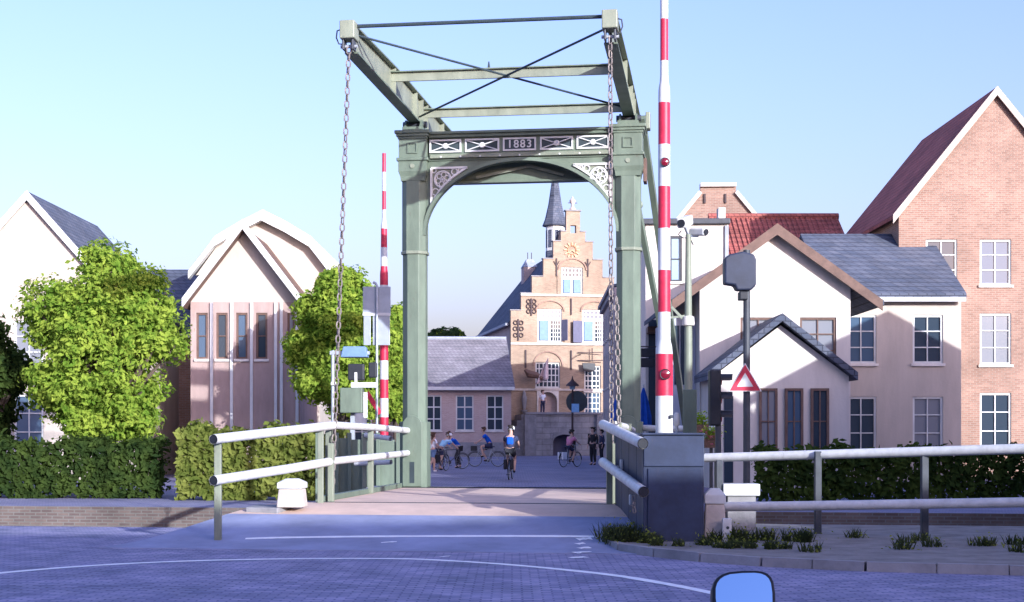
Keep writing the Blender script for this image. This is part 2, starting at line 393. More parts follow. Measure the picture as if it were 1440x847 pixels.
strip('edge_line', smooth_pts([gpix(x, y) for x, y in ((-60, 812), (100, 798), (250, 790), (402, 786.5), (520, 786), (600, 787.5), (720, 795), (850, 808), (930, 820.5), (1003, 835), (1090, 856), (1180, 884))], 90), .15, lambda x, y: zground(x, y), wear=.1)
for (xa, xb, y, w) in ((536, 558, 763, .07), (812, 832, 758.5, .14), (811, 822, 765, .10), (814, 830, 771, .12), (808, 831, 777, .13), (802, 824, 784.5, .14), (844, 865, 760.5, .08), (620, 634, 783, .05)):
    strip('worn_road_marking', smooth_pts([gpix(xa, y+.8), gpix((xa+xb)/2, y), gpix(xb, y-.5)], 6), w, zground, dz=.007, wear=.35)

# ------------------------------------------------------------------ the drawbridge
def drawbridge():
    T = thing('drawbridge', 'grey-green iron drawbridge with arched portal, balance beams and 1883 date panel', 'drawbridge', Bw(0, 0, 0), -TH)
    HW = 2.3
    def octo(w, c): h = w/2; return [(-h, -h+c), (-h+c, -h), (h-c, -h), (h, -h+c), (h, h-c), (h-c, h), (-h+c, h), (-h, h-c)]
    for s in (-1, 1):
        x = s*HW
        po = MB().prism([(x+a, b) for a, b in octo(.50, .13)], 1.85, 5.46, 'z')
        post = po.build('post', 'bridge_paint', T, bevel=.008)
        MB().prism([(x+a, b) for a, b in octo(.52, .12)], 5.52, 7.02, 'z').build('upper_shaft', 'bridge_paint', post, bevel=.008)
        MB().prism([(x+a, b) for a, b in octo(.57, .15)], 5.455, 5.525, 'z').build('ring_band', 'bridge_light', post, bevel=.012)
        MB().prism([(x+a, b) for a, b in octo(.60, .10)], DECK, 1.86, 'z').build('pedestal', 'bridge_paint', post, bevel=.015)
        # rounded plate on the pedestal with a slot
        pl = [(-.21, DECK+.02), (.21, DECK+.02), (.21, 1.78)] + [(.21*math.cos(w), 1.78+.21*math.sin(w)) for w in [math.pi*i/10 for i in range(1, 10)]] + [(-.21, 1.78)]
        MB().prism([(x+a, z) for a, z in pl], -.335, -.295).build('round_topped_plate', 'bridge_paint', post, bevel=.012)
        MB().box(x-.05, x+.05, -.345, -.33, .55, 1.0).build('slot', 'bridge_dark', post)
        # capital: flaring neck, panel block, moulding, cornice
        b = MB(); rows = [(7.02, .26), (7.12, .275), (7.22, .31), (7.44, .31)]
        for (z0, h0), (z1, h1) in zip(rows, rows[1:]):
            b.add([(x-h0,-h0,z0),(x+h0,-h0,z0),(x+h0,h0,z0),(x-h0,h0,z0),(x-h1,-h1,z1),(x+h1,-h1,z1),(x+h1,h1,z1),(x-h1,h1,z1)], [(0,1,5,4),(1,2,6,5),(2,3,7,6),(3,0,4,7)] + ([(4,5,6,7)] if z1 > 7.4 else []) + ([(3,2,1,0)] if z0 < 7.05 else []))
        cap = b.build('capital', 'bridge_paint', T)
        MB().cbox((x, 0, 7.475), (.69, .69, .07)).build('necking', 'bridge_paint', cap, bevel=.015)
        MB().cbox((x, 0, 7.71), (.60, .60, .40)).build('panel_block', 'bridge_paint', cap, bevel=.008)
        fr = MB()
        for (a0, a1, z0, z1) in ((-.11, .11, 7.80, 7.83), (-.11, .11, 7.60, 7.63), (-.11, -.08, 7.63, 7.80), (.08, .11, 7.63, 7.80)): fr.box(x+a0, x+a1, -.325, -.298, z0, z1)
        fr.build('square_moulding', 'bridge_paint', cap)
        MB().lathe([(.05, -.33), (.05, -.30)], 12, (x, 0, 7.33), 'y').build('boss', 'bridge_light', cap)
        c2 = MB()
        for z0, z1, w in ((7.91, 7.96, .64), (7.96, 8.02, .70), (8.02, 8.09, .76)): c2.cbox((x, 0, (z0+z1)/2), (w, w, z1-z0))
        c2.build('cornice', 'bridge_paint', cap, bevel=.012)
        # bearing of the balance beam
        br = MB().cbox((x, 0, 8.13), (.44, .62, .08))
        br.prism([(-.30, 8.17), (.30, 8.17), (.16, 8.34), (-.16, 8.34)], x-.19, x-.15, 'x').prism([(-.30, 8.17), (.30, 8.17), (.16, 8.34), (-.16, 8.34)], x+.15, x+.19, 'x')
        bb = br.build('bearing', 'bridge_paint', T)
        MB().tube([(x-.26, 0, 8.27), (x+.26, 0, 8.27)], .07, 14).build('axle', 'dark_steel', bb, smooth=True)
    # cross girder with frieze
    g = MB().box(-HW+.33, HW-.33, -.13, .13, 7.46, 7.94); gir = g.build('cross_girder', 'bridge_paint', T)
    MB().box(-HW+.34, HW-.34, -.22, .22, 7.94, 8.005).box(-HW+.36, HW-.36, -.27, .27, 8.005, 8.06).build('top_cornice', 'bridge_paint', gir, bevel=.01)
    MB().box(-HW+.36, HW-.36, -.20, .20, 7.50, 7.55).box(-HW+.36, HW-.36, -.165, .165, 7.55, 7.585).build('lower_ledge', 'bridge_light', gir, bevel=.008)
    for i in range(9):
        MB().lathe([(.018, -.21), (.022, -.20), (.022, -.19)], 8, (-1.7+i*.425, 0, 7.475+.05), 'y').build('rivet', 'white_paint', gir)
    cells = [(-1.955, -1.265), (-1.185, -.445), (-.365, .345), (.43, 1.135), (1.21, 1.90)]
    z0, z1 = 7.625, 7.905
    for i, (a, b) in enumerate(cells):
        f = MB(); t = .035
        f.box(a, b, -.165, -.128, z0, z0+t).box(a, b, -.165, -.128, z1-t, z1).box(a, a+t, -.165, -.128, z0+t, z1-t).box(b-t, b, -.165, -.128, z0+t, z1-t)
        if i == 2:
            d = f.build('date_panel', 'white_paint', T, label='white framed panel with the date 1883')
            MB().box(a+t, b-t, -.140, -.129, z0+t, z1-t).build('panel_field', 'bridge_dark', d)
            cu = bpy.data.curves.new('date_text', 'FONT'); cu.body = '1883'; cu.size = .235; cu.extrude = .008; cu.align_x = 'CENTER'; cu.align_y = 'CENTER'; cu.space_character = 1.18; cu.offset = .003
            to = bpy.data.objects.new('date_text_src', cu); C.objects.link(to)
            bpy.context.view_layer.update()
            me = bpy.data.meshes.new_from_object(to.evaluated_get(bpy.context.evaluated_depsgraph_get())); bpy.data.objects.remove(to)
            me.materials.clear(); me.materials.append(MATS['white_paint'])
            tx = bpy.data.objects.new('date_numerals', me); C.objects.link(tx); tx.parent = d
            tx.location = ((a+b)/2, -.148, (z0+z1)/2); tx.rotation_euler = (R(90), 0, 0)
        else:
            p = f.build('lattice_panel', 'white_paint', T); cx, cz = (a+b)/2, (z0+z1)/2
            MB().box(a+t, b-t, -.136, -.129, z0+t, z1-t).build('panel_field', 'bridge_dark', p)
            x_ = MB()
            for (q, w) in (((a+t, z0+t), (b-t, z1-t)), ((a+t, z1-t), (b-t, z0+t))): x_.bar((q[0], -.149, q[1]), (w[0], -.149, w[1]), .02, .032, (0, 1, 0))
            x_.build('cross_bars', 'white_paint', p)
            MB().lathe([(.02, -.178), (.055, -.168), (.065, -.150)], 14, (cx, 0, cz), 'y').build('rosette', 'white_paint', p, smooth=True)
    # front arch plate under the girder
    a_, b_ = 2.04, 1.55; zc = 5.86
    arc = [(-a_*math.cos(math.pi*i/40), zc+b_*math.sin(math.pi*i/40)) for i in range(41)]
    b = MB(); N = len(arc)
    tops = [(p[0], 7.46) for p in arc]
    for y in (-.10, -.04):
        k = len(b.v); b.v += [(p[0], y, p[1]) for p in arc] + [(p[0], y, p[1]) for p in tops]
        b.f += [(k+i, k+i+1, k+N+i+1, k+N+i) for i in range(N-1)]
    for i in range(N-1): b.f.append((i, i+1, 2*N+i+1, 2*N+i)); 
    arch = b.build('arch_plate', 'bridge_paint', T)
    rim = MB()
    for i in range(N-1):
        (x0, q0), (x1, q1) = arc[i], arc[i+1]
        n0 = Vector((x0/a_**2, (q0-zc)/b_**2)).normalized(); n1 = Vector((x1/a_**2, (q1-zc)/b_**2)).normalized()
        o0 = (x0+n0.x*.07, q0+n0.y*.07); o1 = (x1+n1.x*.07, q1+n1.y*.07)
        rim.add([(x0,-.20,q0),(x1,-.20,q1),(x1,.0,q1),(x0,.0,q0),(o0[0],-.20,o0[1]),(o1[0],-.20,o1[1]),(o1[0],.0,o1[1]),(o0[0],.0,o0[1])], [(0,1,2,3),(4,7,6,5),(0,4,5,1),(3,2,6,7)])
    rim.build('arch_rim', 'bridge_paint', T, smooth=True)
    # rear lintel seen through the arch, with a light rib
    MB().box(-HW+.26, HW-.26, .30, .42, 7.06, 7.58).box(-HW+.26, HW-.26, .24, .48, 7.03, 7.075).build('rear_lintel', 'bridge_paint', T)
    MB().bar((-1.0, .22, 7.14), (.15, .22, 7.36), .03, .06).bar((.1, .22, 7.38), (.9, .22, 7.15), .03, .06).build('wind_brace', 'bridge_light', T)
    # white filigree corner brackets
    for s in (-1, 1):
        cx = s*1.92; zt = 7.30
        tri = MB(); y0, y1 = -.15, -.105
        A, B_, Cc = (cx, zt), (cx-s*.78, zt), (cx, zt-.82)
        def bar(p, q, w): tri.bar((p[0], -.1275, p[1]), (q[0], -.1275, q[1]), .045, w, (0, 1, 0))
        bar(A, B_, .05); bar(A, Cc, .05)
        prev = B_
        for i in range(1, 7):
            t = i/6; p = (B_[0]+(Cc[0]-B_[0])*t + s*.10*math.sin(math.pi*t), B_[1]+(Cc[1]-B_[1])*t+.06*math.sin(math.pi*t)); bar(prev, p, .05); prev = p
        sp = tri.build('corner_filigree', 'white_paint', T)
        cc = (cx-s*.245, -.1275, zt-.245)
        w_ = MB().torus(cc, .175, .022, 26, 6)
        for k in range(6):
            w = k*math.pi/3+.3; w_.torus((cc[0]+.10*math.cos(w), cc[1], cc[2]+.10*math.sin(w)), .052, .014, 12, 5)
        w_.lathe([(.03, -.15), (.03, -.11)], 10, (cc[0], 0, cc[2]), 'y')
        w_.build('wheel_ornament', 'white_paint', sp, smooth=True)
        for (dx, dz, r) in ((-s*.50, -.085, .062), (-s*.085, -.51, .07), (-s*.055, -.055, .045), (-s*.10, -.64, .04), (-s*.62, -.06, .035)): MB().torus((cx+dx, -.1275, zt+dz), r, .015, 16, 5).build('scroll_ornament', 'white_paint', sp, smooth=True)
        MB().prism([(cx, zt), (cx-s*.74, zt), (cx-s*.42, zt-.36), (cx, zt-.78)], -.106, -.1005).build('bracket_backing', 'bridge_light', sp)
    # balance beams: web, flanges, stiffeners, head with shackle
    VT, VE = -5.55, 4.6
    for s in (-1, 1):
        x = s*HW
        def zb(v): return 8.34+.04*min(1, abs(v)/5.5)*(1 if v < 0 else -1)
        def zt_(v): return 8.90 if v > -2 else 8.90-.10*((-2-v)/3.55)
        vv = [VT+(VE-VT)*i/12 for i in range(13)]
        beam = MB().prism([(v, zb(v)) for v in vv] + [(v, zt_(v)) for v in reversed(vv)], x-.018, x+.018, 'x').build('balance_beam', 'bridge_light', T)
        fl = MB(); ft = MB()
        for v, w in zip(vv, vv[1:]):
            fl.add([(x-.12,v,zb(v)-.03),(x+.12,v,zb(v)-.03),(x+.12,v,zb(v)),(x-.12,v,zb(v)),(x-.12,w,zb(w)-.03),(x+.12,w,zb(w)-.03),(x+.12,w,zb(w)),(x-.12,w,zb(w))], [(0,1,2,3),(0,4,5,1),(3,2,6,7),(1,5,6,2),(0,3,7,4),(7,6,5,4)])
            ft.add([(x-.12,v,zt_(v)),(x+.12,v,zt_(v)),(x+.12,v,zt_(v)+.03),(x-.12,v,zt_(v)+.03),(x-.12,w,zt_(w)),(x+.12,w,zt_(w)),(x+.12,w,zt_(w)+.03),(x-.12,w,zt_(w)+.03)], [(0,1,2,3),(0,4,5,1),(3,2,6,7),(1,5,6,2),(0,3,7,4),(7,6,5,4)])
        fl.build('bottom_flange', 'bridge_paint', beam); ft.build('top_flange', 'bridge_paint', beam)
        for v in (-2.4, -.3, .35, .9, 2.8):
            MB().box(x-.11, x+.11, v-.015, v+.015, zb(v)+.002, zt_(v)-.002).build('stiffener', 'bridge_light', beam)
        for i in range(22):
            v = VT+.2+i*.25
            if i % 2 == 0: MB().lathe([(.008, 0), (.018, .008), (.018, .012)], 6, (0, 0, 0), 'x').build('rivet', 'bridge_light', beam).location = (x-s*.034, v, zb(v)+.05)
        hd = MB().cbox((x, VT-.16, 8.70), (.27, .34, .32)); head = hd.build('beam_head', 'bridge_light', T, bevel=.02)
        MB().cbox((x-.085, VT-.16, 8.47), (.035, .22, .22)).cbox((x+.085, VT-.16, 8.47), (.035, .22, .22)).build('chain_fork', 'dark_steel', head, bevel=.01)
        MB().tube([(x-.15, VT-.16, 8.43), (x+.15, VT-.16, 8.43)], .03, 10).build('chain_pin', 'grey_metal', head, smooth=True)
        MB().tube([(x+s*.135, VT-.22, 8.72), (x+s*.20, VT-.22, 8.70), (x+s*.215, VT-.22, 8.58), (x+s*.17, VT-.22, 8.47), (x+s*.11, VT-.22, 8.46)], .013, 6).build('cable_loop', 'dark_steel', head, smooth=True)
    # counterweight between the tails
    MB().box(-HW+.05, HW-.05, VE-.75, VE-.1, 8.30, 8.72).build('counterweight', 'bridge_paint', T, bevel=.03)
    # bracing between the beams
    def xm(v, z, h, w): return MB().box(-HW+.02, HW-.02, v-w/2, v+w/2, z-h/2, z+h/2)
    MB().tube([(-HW, VT-.10, 8.80), (HW, VT-.10, 8.80)], .035, 8).build('tie_rod', 'bridge_dark', T, smooth=True)
    for v in (-2.4, .9):
        m = xm(v, 8.70, .17, .05).build('cross_member', 'bridge_light', T)
        MB().box(-HW+.03, HW-.03, v-.09, v+.09, 8.787, 8.81).build('member_flange', 'bridge_paint', m)
    MB().tube([(-HW+.04, VT+.25, 8.74), (HW-.04, .25, 8.55)], .022, 7).build('diagonal_rod', 'bridge_dark', T, smooth=True)
    MB().tube([(HW-.04, VT+.25, 8.72), (-HW+.04, .25, 8.50)], .022, 7).build('diagonal_rod', 'bridge_dark', T, smooth=True)
    MB().lathe([(.012, 0), (.03, .01), (.012, .14)], 8, (-.32, -2.4, 8.81)).build('finial', 'bridge_dark', T)
    # raking stays at the right
    q = Bw(0, 0)
    def loc(p): u, v = uv(p.x, p.y); return (u, v, p.z)
    MB().bar(loc(P(903, 165, 30.9)), loc(P(964, 600, 36.5)), .13, .16).build('raking_stay', 'bridge_paint', T)
    lo = MB().bar(loc(P(897, 292, 31.6)), loc(P(937, 500, 34.0)), .11, .15).build('raking_stay', 'bridge_paint', T)
    MB().lathe([(.04, -.08), (.10, -.05), (.10, .05), (.04, .08)], 12, loc(P(898, 288, 31.5)), 'y').build('stay_pivot', 'bridge_paint', T, smooth=True)
    pv = MB().cbox((HW+.40, .25, 8.25), (.10, .3, .36)).build('stay_bracket', 'bridge_light', T, bevel=.02)
    MB().box(HW+.30, HW+.37, .1, .5, 6.95, 7.45).build('name_board', 'timber_brown', T, bevel=.01)
    # the bascule flap
    fl = MB().box(-2.62, 2.62, VN+.03, .30, DECK-.06, DECK).build('deck', 'deck_wear', T)
    MB().box(-2.55, 2.55, VN+.05, .2, DECK-.34, DECK-.061).build('deck_frame', 'bridge_dark', fl)
    MB().box(-2.62, 2.62, VN+.03, VN+.10, DECK-.055, DECK+.008).build('joint_plate', 'dark_steel', fl)
    MB().box(-2.62, 2.62, -.30, -.255, DECK-.055, DECK+.006).build('joint_plate', 'dark_steel', fl)
    for s in (-1, 1): MB().box(s*2.56-.06, s*2.56+.06, VN+.11, -.40, DECK, DECK+.10).build('edge_kerb', 'bridge_paint', fl, bevel=.01)
    # flap railings
    for s in (-1, 1):
        u = s*2.43
        MB().tube([(u, -6.45, 1.76), (u, -3.2, 1.73), (u*.99, -.28, 1.67)], .066, 12).build('flap_rail', 'rail_white', T, smooth=True)
        MB().tube([(u, -6.45, 1.14), (u, -3.2, 1.16), (u*.99, -.28, 1.19)], .066, 12).build('flap_rail', 'rail_white', T, smooth=True)
        for v in (-6.35, -3.3):
            MB().cbox((u-s*-.06, v, (DECK+1.80)/2), (.10, .12, 1.80-DECK)).build('rail_post', 'bridge_light', T, bevel=.01)
        MB().cbox((u-s*.03, -6.55, .95), (.10, .10, 1.0)).build('chain_post', 'bridge_light', T, bevel=.01)
    return T
drawbridge()

# hanging chains, every link its own piece
def link_mesh(L=.152, W=.098, r=.0138):
    b = MB(); pts = []; h = (L-W)/2; rad = W/2-r
    for i in range(7): w = math.pi*i/6; pts.append((rad*math.cos(w), 0, h+rad*math.sin(w)))
    for i in range(7): w = math.pi+math.pi*i/6; pts.append((rad*math.cos(w), 0, -h+rad*math.sin(w)))
    k = 0; n = len(pts); m = 5
    for i in range(n):
        p = Vector(pts[i]); t = (Vector(pts[(i+1) % n])-Vector(pts[i-1])).normalized(); a = Vector((0, 1, 0)); c = t.cross(a)
        for j in range(m): w = 2*math.pi*j/m; b.v.append(tuple(p+(a*math.cos(w)+c*math.sin(w))*r))
    for i in range(n):
        for j in range(m): b.f.append((i*m+j, i*m+(j+1) % m, ((i+1) % n)*m+(j+1) % m, ((i+1) % n)*m+j))
    return b.mesh('chain_link', 'chain_steel', True)
LINK = link_mesh()
def chain(name, label, top, bot, group=None, scale=1.0, sag=0.0):
    top, bot = Vector(top), Vector(bot); T = thing(name, label, 'chain', bot, 0, group)
    pitch = .119*scale; d = bot-top; n = max(2, int(d.length/pitch)); q = d.to_track_quat('Z', 'Y')
    for i in range(n):
        f = (i+.5)/n; p = top+d*f+Vector((0, 0, -sag*4*f*(1-f)))
        o = bpy.data.objects.new('chain_link', LINK); C.objects.link(o); o.parent = T; o.location = p-bot; o.scale = (scale,)*3
        o.rotation_mode = 'QUATERNION'
        o.rotation_quaternion = q @ Matrix.Rotation(R(45 if i % 2 else -45)+random.uniform(-.18, .18), 3, 'Z').to_quaternion()
    return T
for s, lab in ((-1, 'long steel chain hanging from the left balance beam to the flap'), (1, 'long steel chain hanging from the right balance beam in front of the portal')):
    chain('lifting_chain', lab, Bw(s*2.3, -5.72, 8.42), Bw(s*2.38, -6.55, 1.25 if s > 0 else .62), 'chains of the drawbridge', 1.02)
chain('hand_chain', 'shorter doubled chain strand hanging beside the right lifting chain', Bw(2.45, -6.4, 3.9), Bw(2.50, -6.5, 1.78), None, 1.0)

# ------------------------------------------------------------------ barriers with red and white bands
def barrier(label, x, y, z0, pitch, radii, first_white, n, lamps, top_extra, group, base):
    """upright raised boom made of bands; radii(z) gives the tapering"""
    T = thing('barrier', label, 'barrier', (x, y, base), 0, group)
    z = z0-base; white = first_white
    for i in range(n):
        h = pitch if i else pitch*.95
        za, zb = z, z+h
        prof = []
        for k in range(7):
            q = za+(zb-za)*k/6; prof.append((radii(q+base), q))
        MB().lathe(prof, 20).build('white_band' if white else 'red_band', 'white_paint' if white else 'red_paint', T, smooth=True)
        z = zb; white = not white
    for (lz, r) in lamps:
        rr = radii(lz)
        l = MB().lathe([(r*.3, -rr-.05), (r, -rr-.035), (r, -rr+.01)], 14, (0, 0, lz-base), 'y').build('lamp', 'red_lens', T, smooth=True)
        MB().torus((0, -rr-.02, lz-base), r*1.15, .008, 16, 5).build('lamp_ring', 'black_plastic', l)
    return T
def stepr(z, steps):
    for (za, ra), (zb, rb) in zip(steps, steps[1:]):
        if za <= z <= zb: return ra+(rb-ra)*(z-za)/(zb-za) if zb > za else rb
    return steps[-1][1] if z > steps[-1][0] else steps[0][1]
dR = 21.3
zr = lambda y: Z_at(y, dR)
stR = [(-1, .135), (zr(493), .128), (zr(478), .094), (zr(127), .088), (zr(112), .060), (20, .050)]
bR = barrier('tall red and white barrier boom raised upright behind the dark cabinet', X_at(934, dR), dR, zr(613), .6270, lambda z: stepr(z, stR), True, 13,
        [(zr(527), .065), (zr(230), .055)], 0, 'raised barrier booms', .04)
MB().box(-.28, .28, -.22, .22, 0, 1.55).build('barrier_housing', 'cabinet_paint', bR, bevel=.02)
MB().cbox((.09, -.14, zr(590)), (.05, .05, .05)).build('bolt', 'dark_steel', bR, bevel=.01)
dL = 40.0; zl = lambda y: Z_at(y, dL)
stL = [(-1, .13), (zl(385), .115), (zl(378), .095), (zl(316), .085), (zl(311), .055), (20, .04)]
bL = barrier('slim far red and white barrier boom raised left of the portal', X_at(540, dL), dL, zl(612), .5300, lambda z: stepr(z, stL), False, 15, [], 0, 'raised barrier booms', .02)
MB().box(-.30, .30, -.25, .25, 0, 1.40).build('barrier_housing', 'bridge_paint', bL, bevel=.02)
MB().bar((-.10, -.05, zl(583)), (-.48, -.05, zl(553)), .09, .13).build('counter_arm', 'red_paint', bL)
MB().box(-.85, -.50, -.1, .2, zl(604), zl(566)).build('counter_bracket', 'white_paint', bL, bevel=.02)

# ------------------------------------------------------------------ railings on the approaches
def pipe_railing(label, pts_up, pts_lo, posts, group, r=.056, postmat='bridge_light'):
    T = thing('pipe_railing', label, 'railing', (pts_up[0][0], pts_up[0][1], posts[0][2] if posts else 0), 0, group); o = Vector(T.location)
    for pts in (pts_up, pts_lo):
        if pts:
            ra = MB().tube([Vector(p)-o for p in pts], r, 14, cap=False).build('rail', 'rail_white', T, smooth=True)
            p0, p1 = Vector(pts[0]), Vector(pts[1]); t = (p0-p1).normalized()
            MB().tube([p0-o-t*.01, p0-o+t*.004], r*.86, 14).build('pipe_end_shade', 'black_plastic', ra)  # black disc over the open end stands in for the shaded hollow
    for (x, y, z0, z1) in posts:
        MB().box(x-o.x-.05, x-o.x+.05, y-o.y-.05, y-o.y+.05, z0-o.z, z1-o.z).build('rail_post', postmat, T, bevel=.01)
    return T
pL = [P(300, 618, 20.6), P(402, 606, 22.6), P(468, 598.5, 24.3)]; pL2 = [P(300, 676, 20.6), P(402, 660, 22.6), P(466, 649, 24.3)]
pipe_railing('white pipe railing splaying left from the near end of the bridge', pL, pL2, [(P(450, 600, 23.9).x, 23.98, .42, 1.78), (P(305, 600, 20.8).x, 20.88, 0, 1.6)], 'white pipe railings', .072)
a, b2 = P(904, 624, 19.7), P(848, 597, 23.5); c, d2 = P(905, 692, 19.7), P(848, 650, 23.5)
pipe_railing('open-ended white pipe railing leading to the dark cabinet', [a, b2], [c, d2], [(P(857, 600, 23.45).x, 23.45, ramp_z(-6.9), 1.74)], 'white pipe railings', .078)
pipe_railing('white pipe railing crossing behind the foot of the right barrier', [P(896, 602, 30.2), P(940, 603, 29.6), P(1008, 603.5, 28.6)], None, [(X_at(1008, 28.65), 28.65, 0, 1.7)], 'white pipe railings', .065)
pipe_railing('white quay railing with two pipes ending at the stone bollard', [P(992, 644, 22.6), P(1100, 641, 21.9), P(1480, 630, 19.5)], [P(1003, 713, 21.2), P(1100, 712, 20.9), P(1480, 706, 19.5)],
             [(X_at(1016, 22.0), 22.35, .08, 1.2), (X_at(1150, 21.5), 21.5, .08, 1.35), (X_at(1300, 20.6), 20.6, .08, 1.4)], 'white pipe railings', .07, 'dark_steel')

# solid dark wing wall and cabinet at the right
W = thing('wing_wall', 'dark steel parapet wall beneath the right pipe railing', 'parapet', (1.80, 21.6, .1))
wa, wb = Vector((1.72, 23.35)), Vector((1.92, 20.25)); o = Vector((1.80, 21.6, .1))
m_ = MB()
def wall_seg(b, p, q, z0a, z0b, z1a, z1b, th):
    t = (q-p).normalized(); nr = Vector((-t.y, t.x))*th/2
    vs = [(p-nr, z0a), (q-nr, z0b), (q+nr, z0b), (p+nr, z0a), (p-nr, z1a), (q-nr, z1b), (q+nr, z1b), (p+nr, z1a)]
    b.add([(v.x-o.x, v.y-o.y, z-o.z) for v, z in vs], [(3,2,1,0),(4,5,6,7),(0,1,5,4),(1,2,6,5),(2,3,7,6),(3,0,4,7)])
for k in range(4):
    p = wa.lerp(wb, k/4+.004); q = wa.lerp(wb, (k+1)/4-.004)
    zz = [ramp_z(uv(*v)[1])-.15 for v in (p, q)]
    b = MB(); wall_seg(b, p, q, zz[0], zz[1], 1.66-.03*k, 1.66-.03*(k+1), .06); b.build('steel_panel', 'cabinet_paint', W, bevel=.006)
b = MB(); wall_seg(b, wa.lerp(wb, .02), wb, 1.665, 1.545, 1.70, 1.58, .09); b.build('top_rail', 'cabinet_paint', W)
for (f, z) in ((.30, 1.13), (.16, 1.02), (.62, .62)):
    q = wa.lerp(wb, f); MB().cbox((q.x-o.x-.055, q.y-o.y, z-o.z), (.05, .10, .16)).build('white_marker', 'rail_white', W, bevel=.015)
CB = thing('machine_cabinet', 'large dark blue-grey steel cabinet at the right end of the bridge', 'cabinet', (X_at(947, 20.0), 20.0, 0), R(-3))
MB().box(-.425, .425, -.02, .85, .0, 1.60).build('cabinet_body', 'cabinet_paint', CB, bevel=.012)
MB().box(-.415, .425, -.05, -.022, 1.16, 1.585).build('upper_plate', 'cabinet_paint', CB, bevel=.006)
MB().box(-.36, .40, -.045, -.022, .06, 1.13).build('door', 'cabinet_paint', CB, bevel=.008)
MB().box(-.44, .44, -.06, .87, 1.602, 1.63).build('lid', 'cabinet_paint', CB, bevel=.008)
chain('dangling_chain', 'short chain end dangling below the lower right rail', P(897, 697, 19.9)-Vector((.06, 0, 0)), P(898, 722, 19.9)-Vector((.06, 0, 0)), None, .62)

# stone bollards
def bollard(label, x, y, z, w, h, head):
    T = thing('stone_bollard', label, 'bollard', (x, y, z), R(-6), 'stone bollards')
    t = w*.5; b = w*.58
    MB().add([(-b,-b,0),(b,-b,0),(b,b,0),(-b,b,0),(-t,-t,h),(t,-t,h),(t,t,h),(-t,t,h)], [(3,2,1,0),(4,5,6,7),(0,1,5,4),(1,2,6,5),(2,3,7,6),(3,0,4,7)]).build('shaft', 'stone', T, bevel=.02)
    k = t*1.12
    MB().add([(-k,-k,h+.002),(k,-k,h+.002),(k,k,h+.002),(-k,k,h+.002),(-k,-k,h+head*.6),(k,-k,h+head*.6),(k,k,h+head*.6),(-k,k,h+head*.6),(-k*.45,-k*.45,h+head),(k*.45,-k*.45,h+head),(k*.45,k*.45,h+head),(-k*.45,k*.45,h+head)],
             [(3,2,1,0),(0,1,5,4),(1,2,6,5),(2,3,7,6),(3,0,4,7),(4,5,9,8),(5,6,10,9),(6,7,11,10),(7,4,8,11),(8,9,10,11)]).build('cap', 'white_paint', T, bevel=.012)
    return T
bollard('weathered stone bollard with pale pointed cap beside the dark cabinet', X_at(1005, 20.3), 20.3, .10, .27, .52, .22)
bollard('squat stone bollard with flat white cap under the left railing', X_at(411, 23.0), 23.0, .43, .36, .30, .16)
mk = thing('marker_post', 'small white marker block with a round hole beside the stone bollard', 'marker', (X_at(1022, 20.0), 20.0, .10), R(-5))
MB().box(-.065, .065, -.05, .05, 0, .33).build('block', 'rail_white', mk, bevel=.012); MB().lathe([(.022, -.056), (.022, -.049)], 12, (0.01, 0, .20), 'y').build('hole', 'bridge_dark', mk)
pb = thing('pump_box', 'pale blue-white box on a post at the right quay', 'box', (X_at(1040, 22.4), 22.4, .09))
MB().box(-.28, .30, -.15, .15, .55, .74).build('box_body', 'white_paint', pb, bevel=.02); MB().box(-.2, .24, -.1, .1, 0, .55).build('plinth', 'stone_grey', pb)

# ------------------------------------------------------------------ gear on the far bank, left of the portal
def on(px, d): return (X_at(px, d), d, .012)
def frame_parts(T, *_): pass
d = 33.5
S = thing('machine_fence', 'row of dark green steel panels behind the left bridge railing', 'fence', (X_at(505, d), d, 0))
sx = [X_at(p, d)-X_at(505, d) for p in (447, 474, 492, 512, 532, 560)]
for i, (p, q) in enumerate(zip(sx, sx[1:])):
    if i == 0: continue
    MB().box(p+.02, q-.02, -.03+.04*(i % 2), .03+.04*(i % 2), .08, 1.52-.03*i).build('steel_panel', 'bridge_paint', S, bevel=.01)
for p in sx: MB().box(p-.045, p+.045, -.10, -.031, 0, 1.62).build('panel_post', 'bridge_paint', S, bevel=.008)
d = 32.2
pipe_railing('short white pipe rail stub in front of the green panels', [P(514, 612, d), P(550, 617, d-.6)], [P(500, 652, d), P(550, 650, d-.6)], [(X_at(512, d), d+.1, 0, 1.6)], 'white pipe railings', .055)
d = 36.5
G = thing('signal_gantry', 'thin grey post with small lamp hood and green control box by the left tree', 'signal gantry', (X_at(468, d), d, 0))
gx = lambda p: X_at(p, d)-X_at(468, d); gz = lambda y: Z_at(y, d)
MB().tube([(0, 0, 0), (0, 0, gz(493))], .045, 10).build('post', 'grey_metal', G, smooth=True)
MB().box(-.07, gx(520), -.05, .05, gz(499), gz(494)).build('crossbar', 'grey_metal', G)
MB().prism([(gx(480), gz(503)), (gx(518), gz(503)), (gx(515), gz(488)), (gx(484), gz(488))], -.22, .22).build('lamp_hood', 'shutter_blue', G, bevel=.02)
MB().box(gx(490), gx(512), -.12, .2, gz(535), gz(512)).build('signal_box', 'black_plastic', G, bevel=.02)
MB().box(gx(519), gx(530), -.12, .12, gz(531), gz(510)).build('signal_box', 'black_plastic', G, bevel=.02)
MB().box(gx(494), gx(531), -.10, .10, gz(545.5), gz(538)).build('white_bar', 'white_paint', G, bevel=.01)
MB().box(gx(499), gx(503), -.13, -.05, gz(538), gz(524)).build('lamp', 'white_paint', G, bevel=.01)
MB().box(gx(480), gx(511), -.30, .25, gz(581), gz(546)).build('control_box', 'bridge_paint', G, bevel=.02)
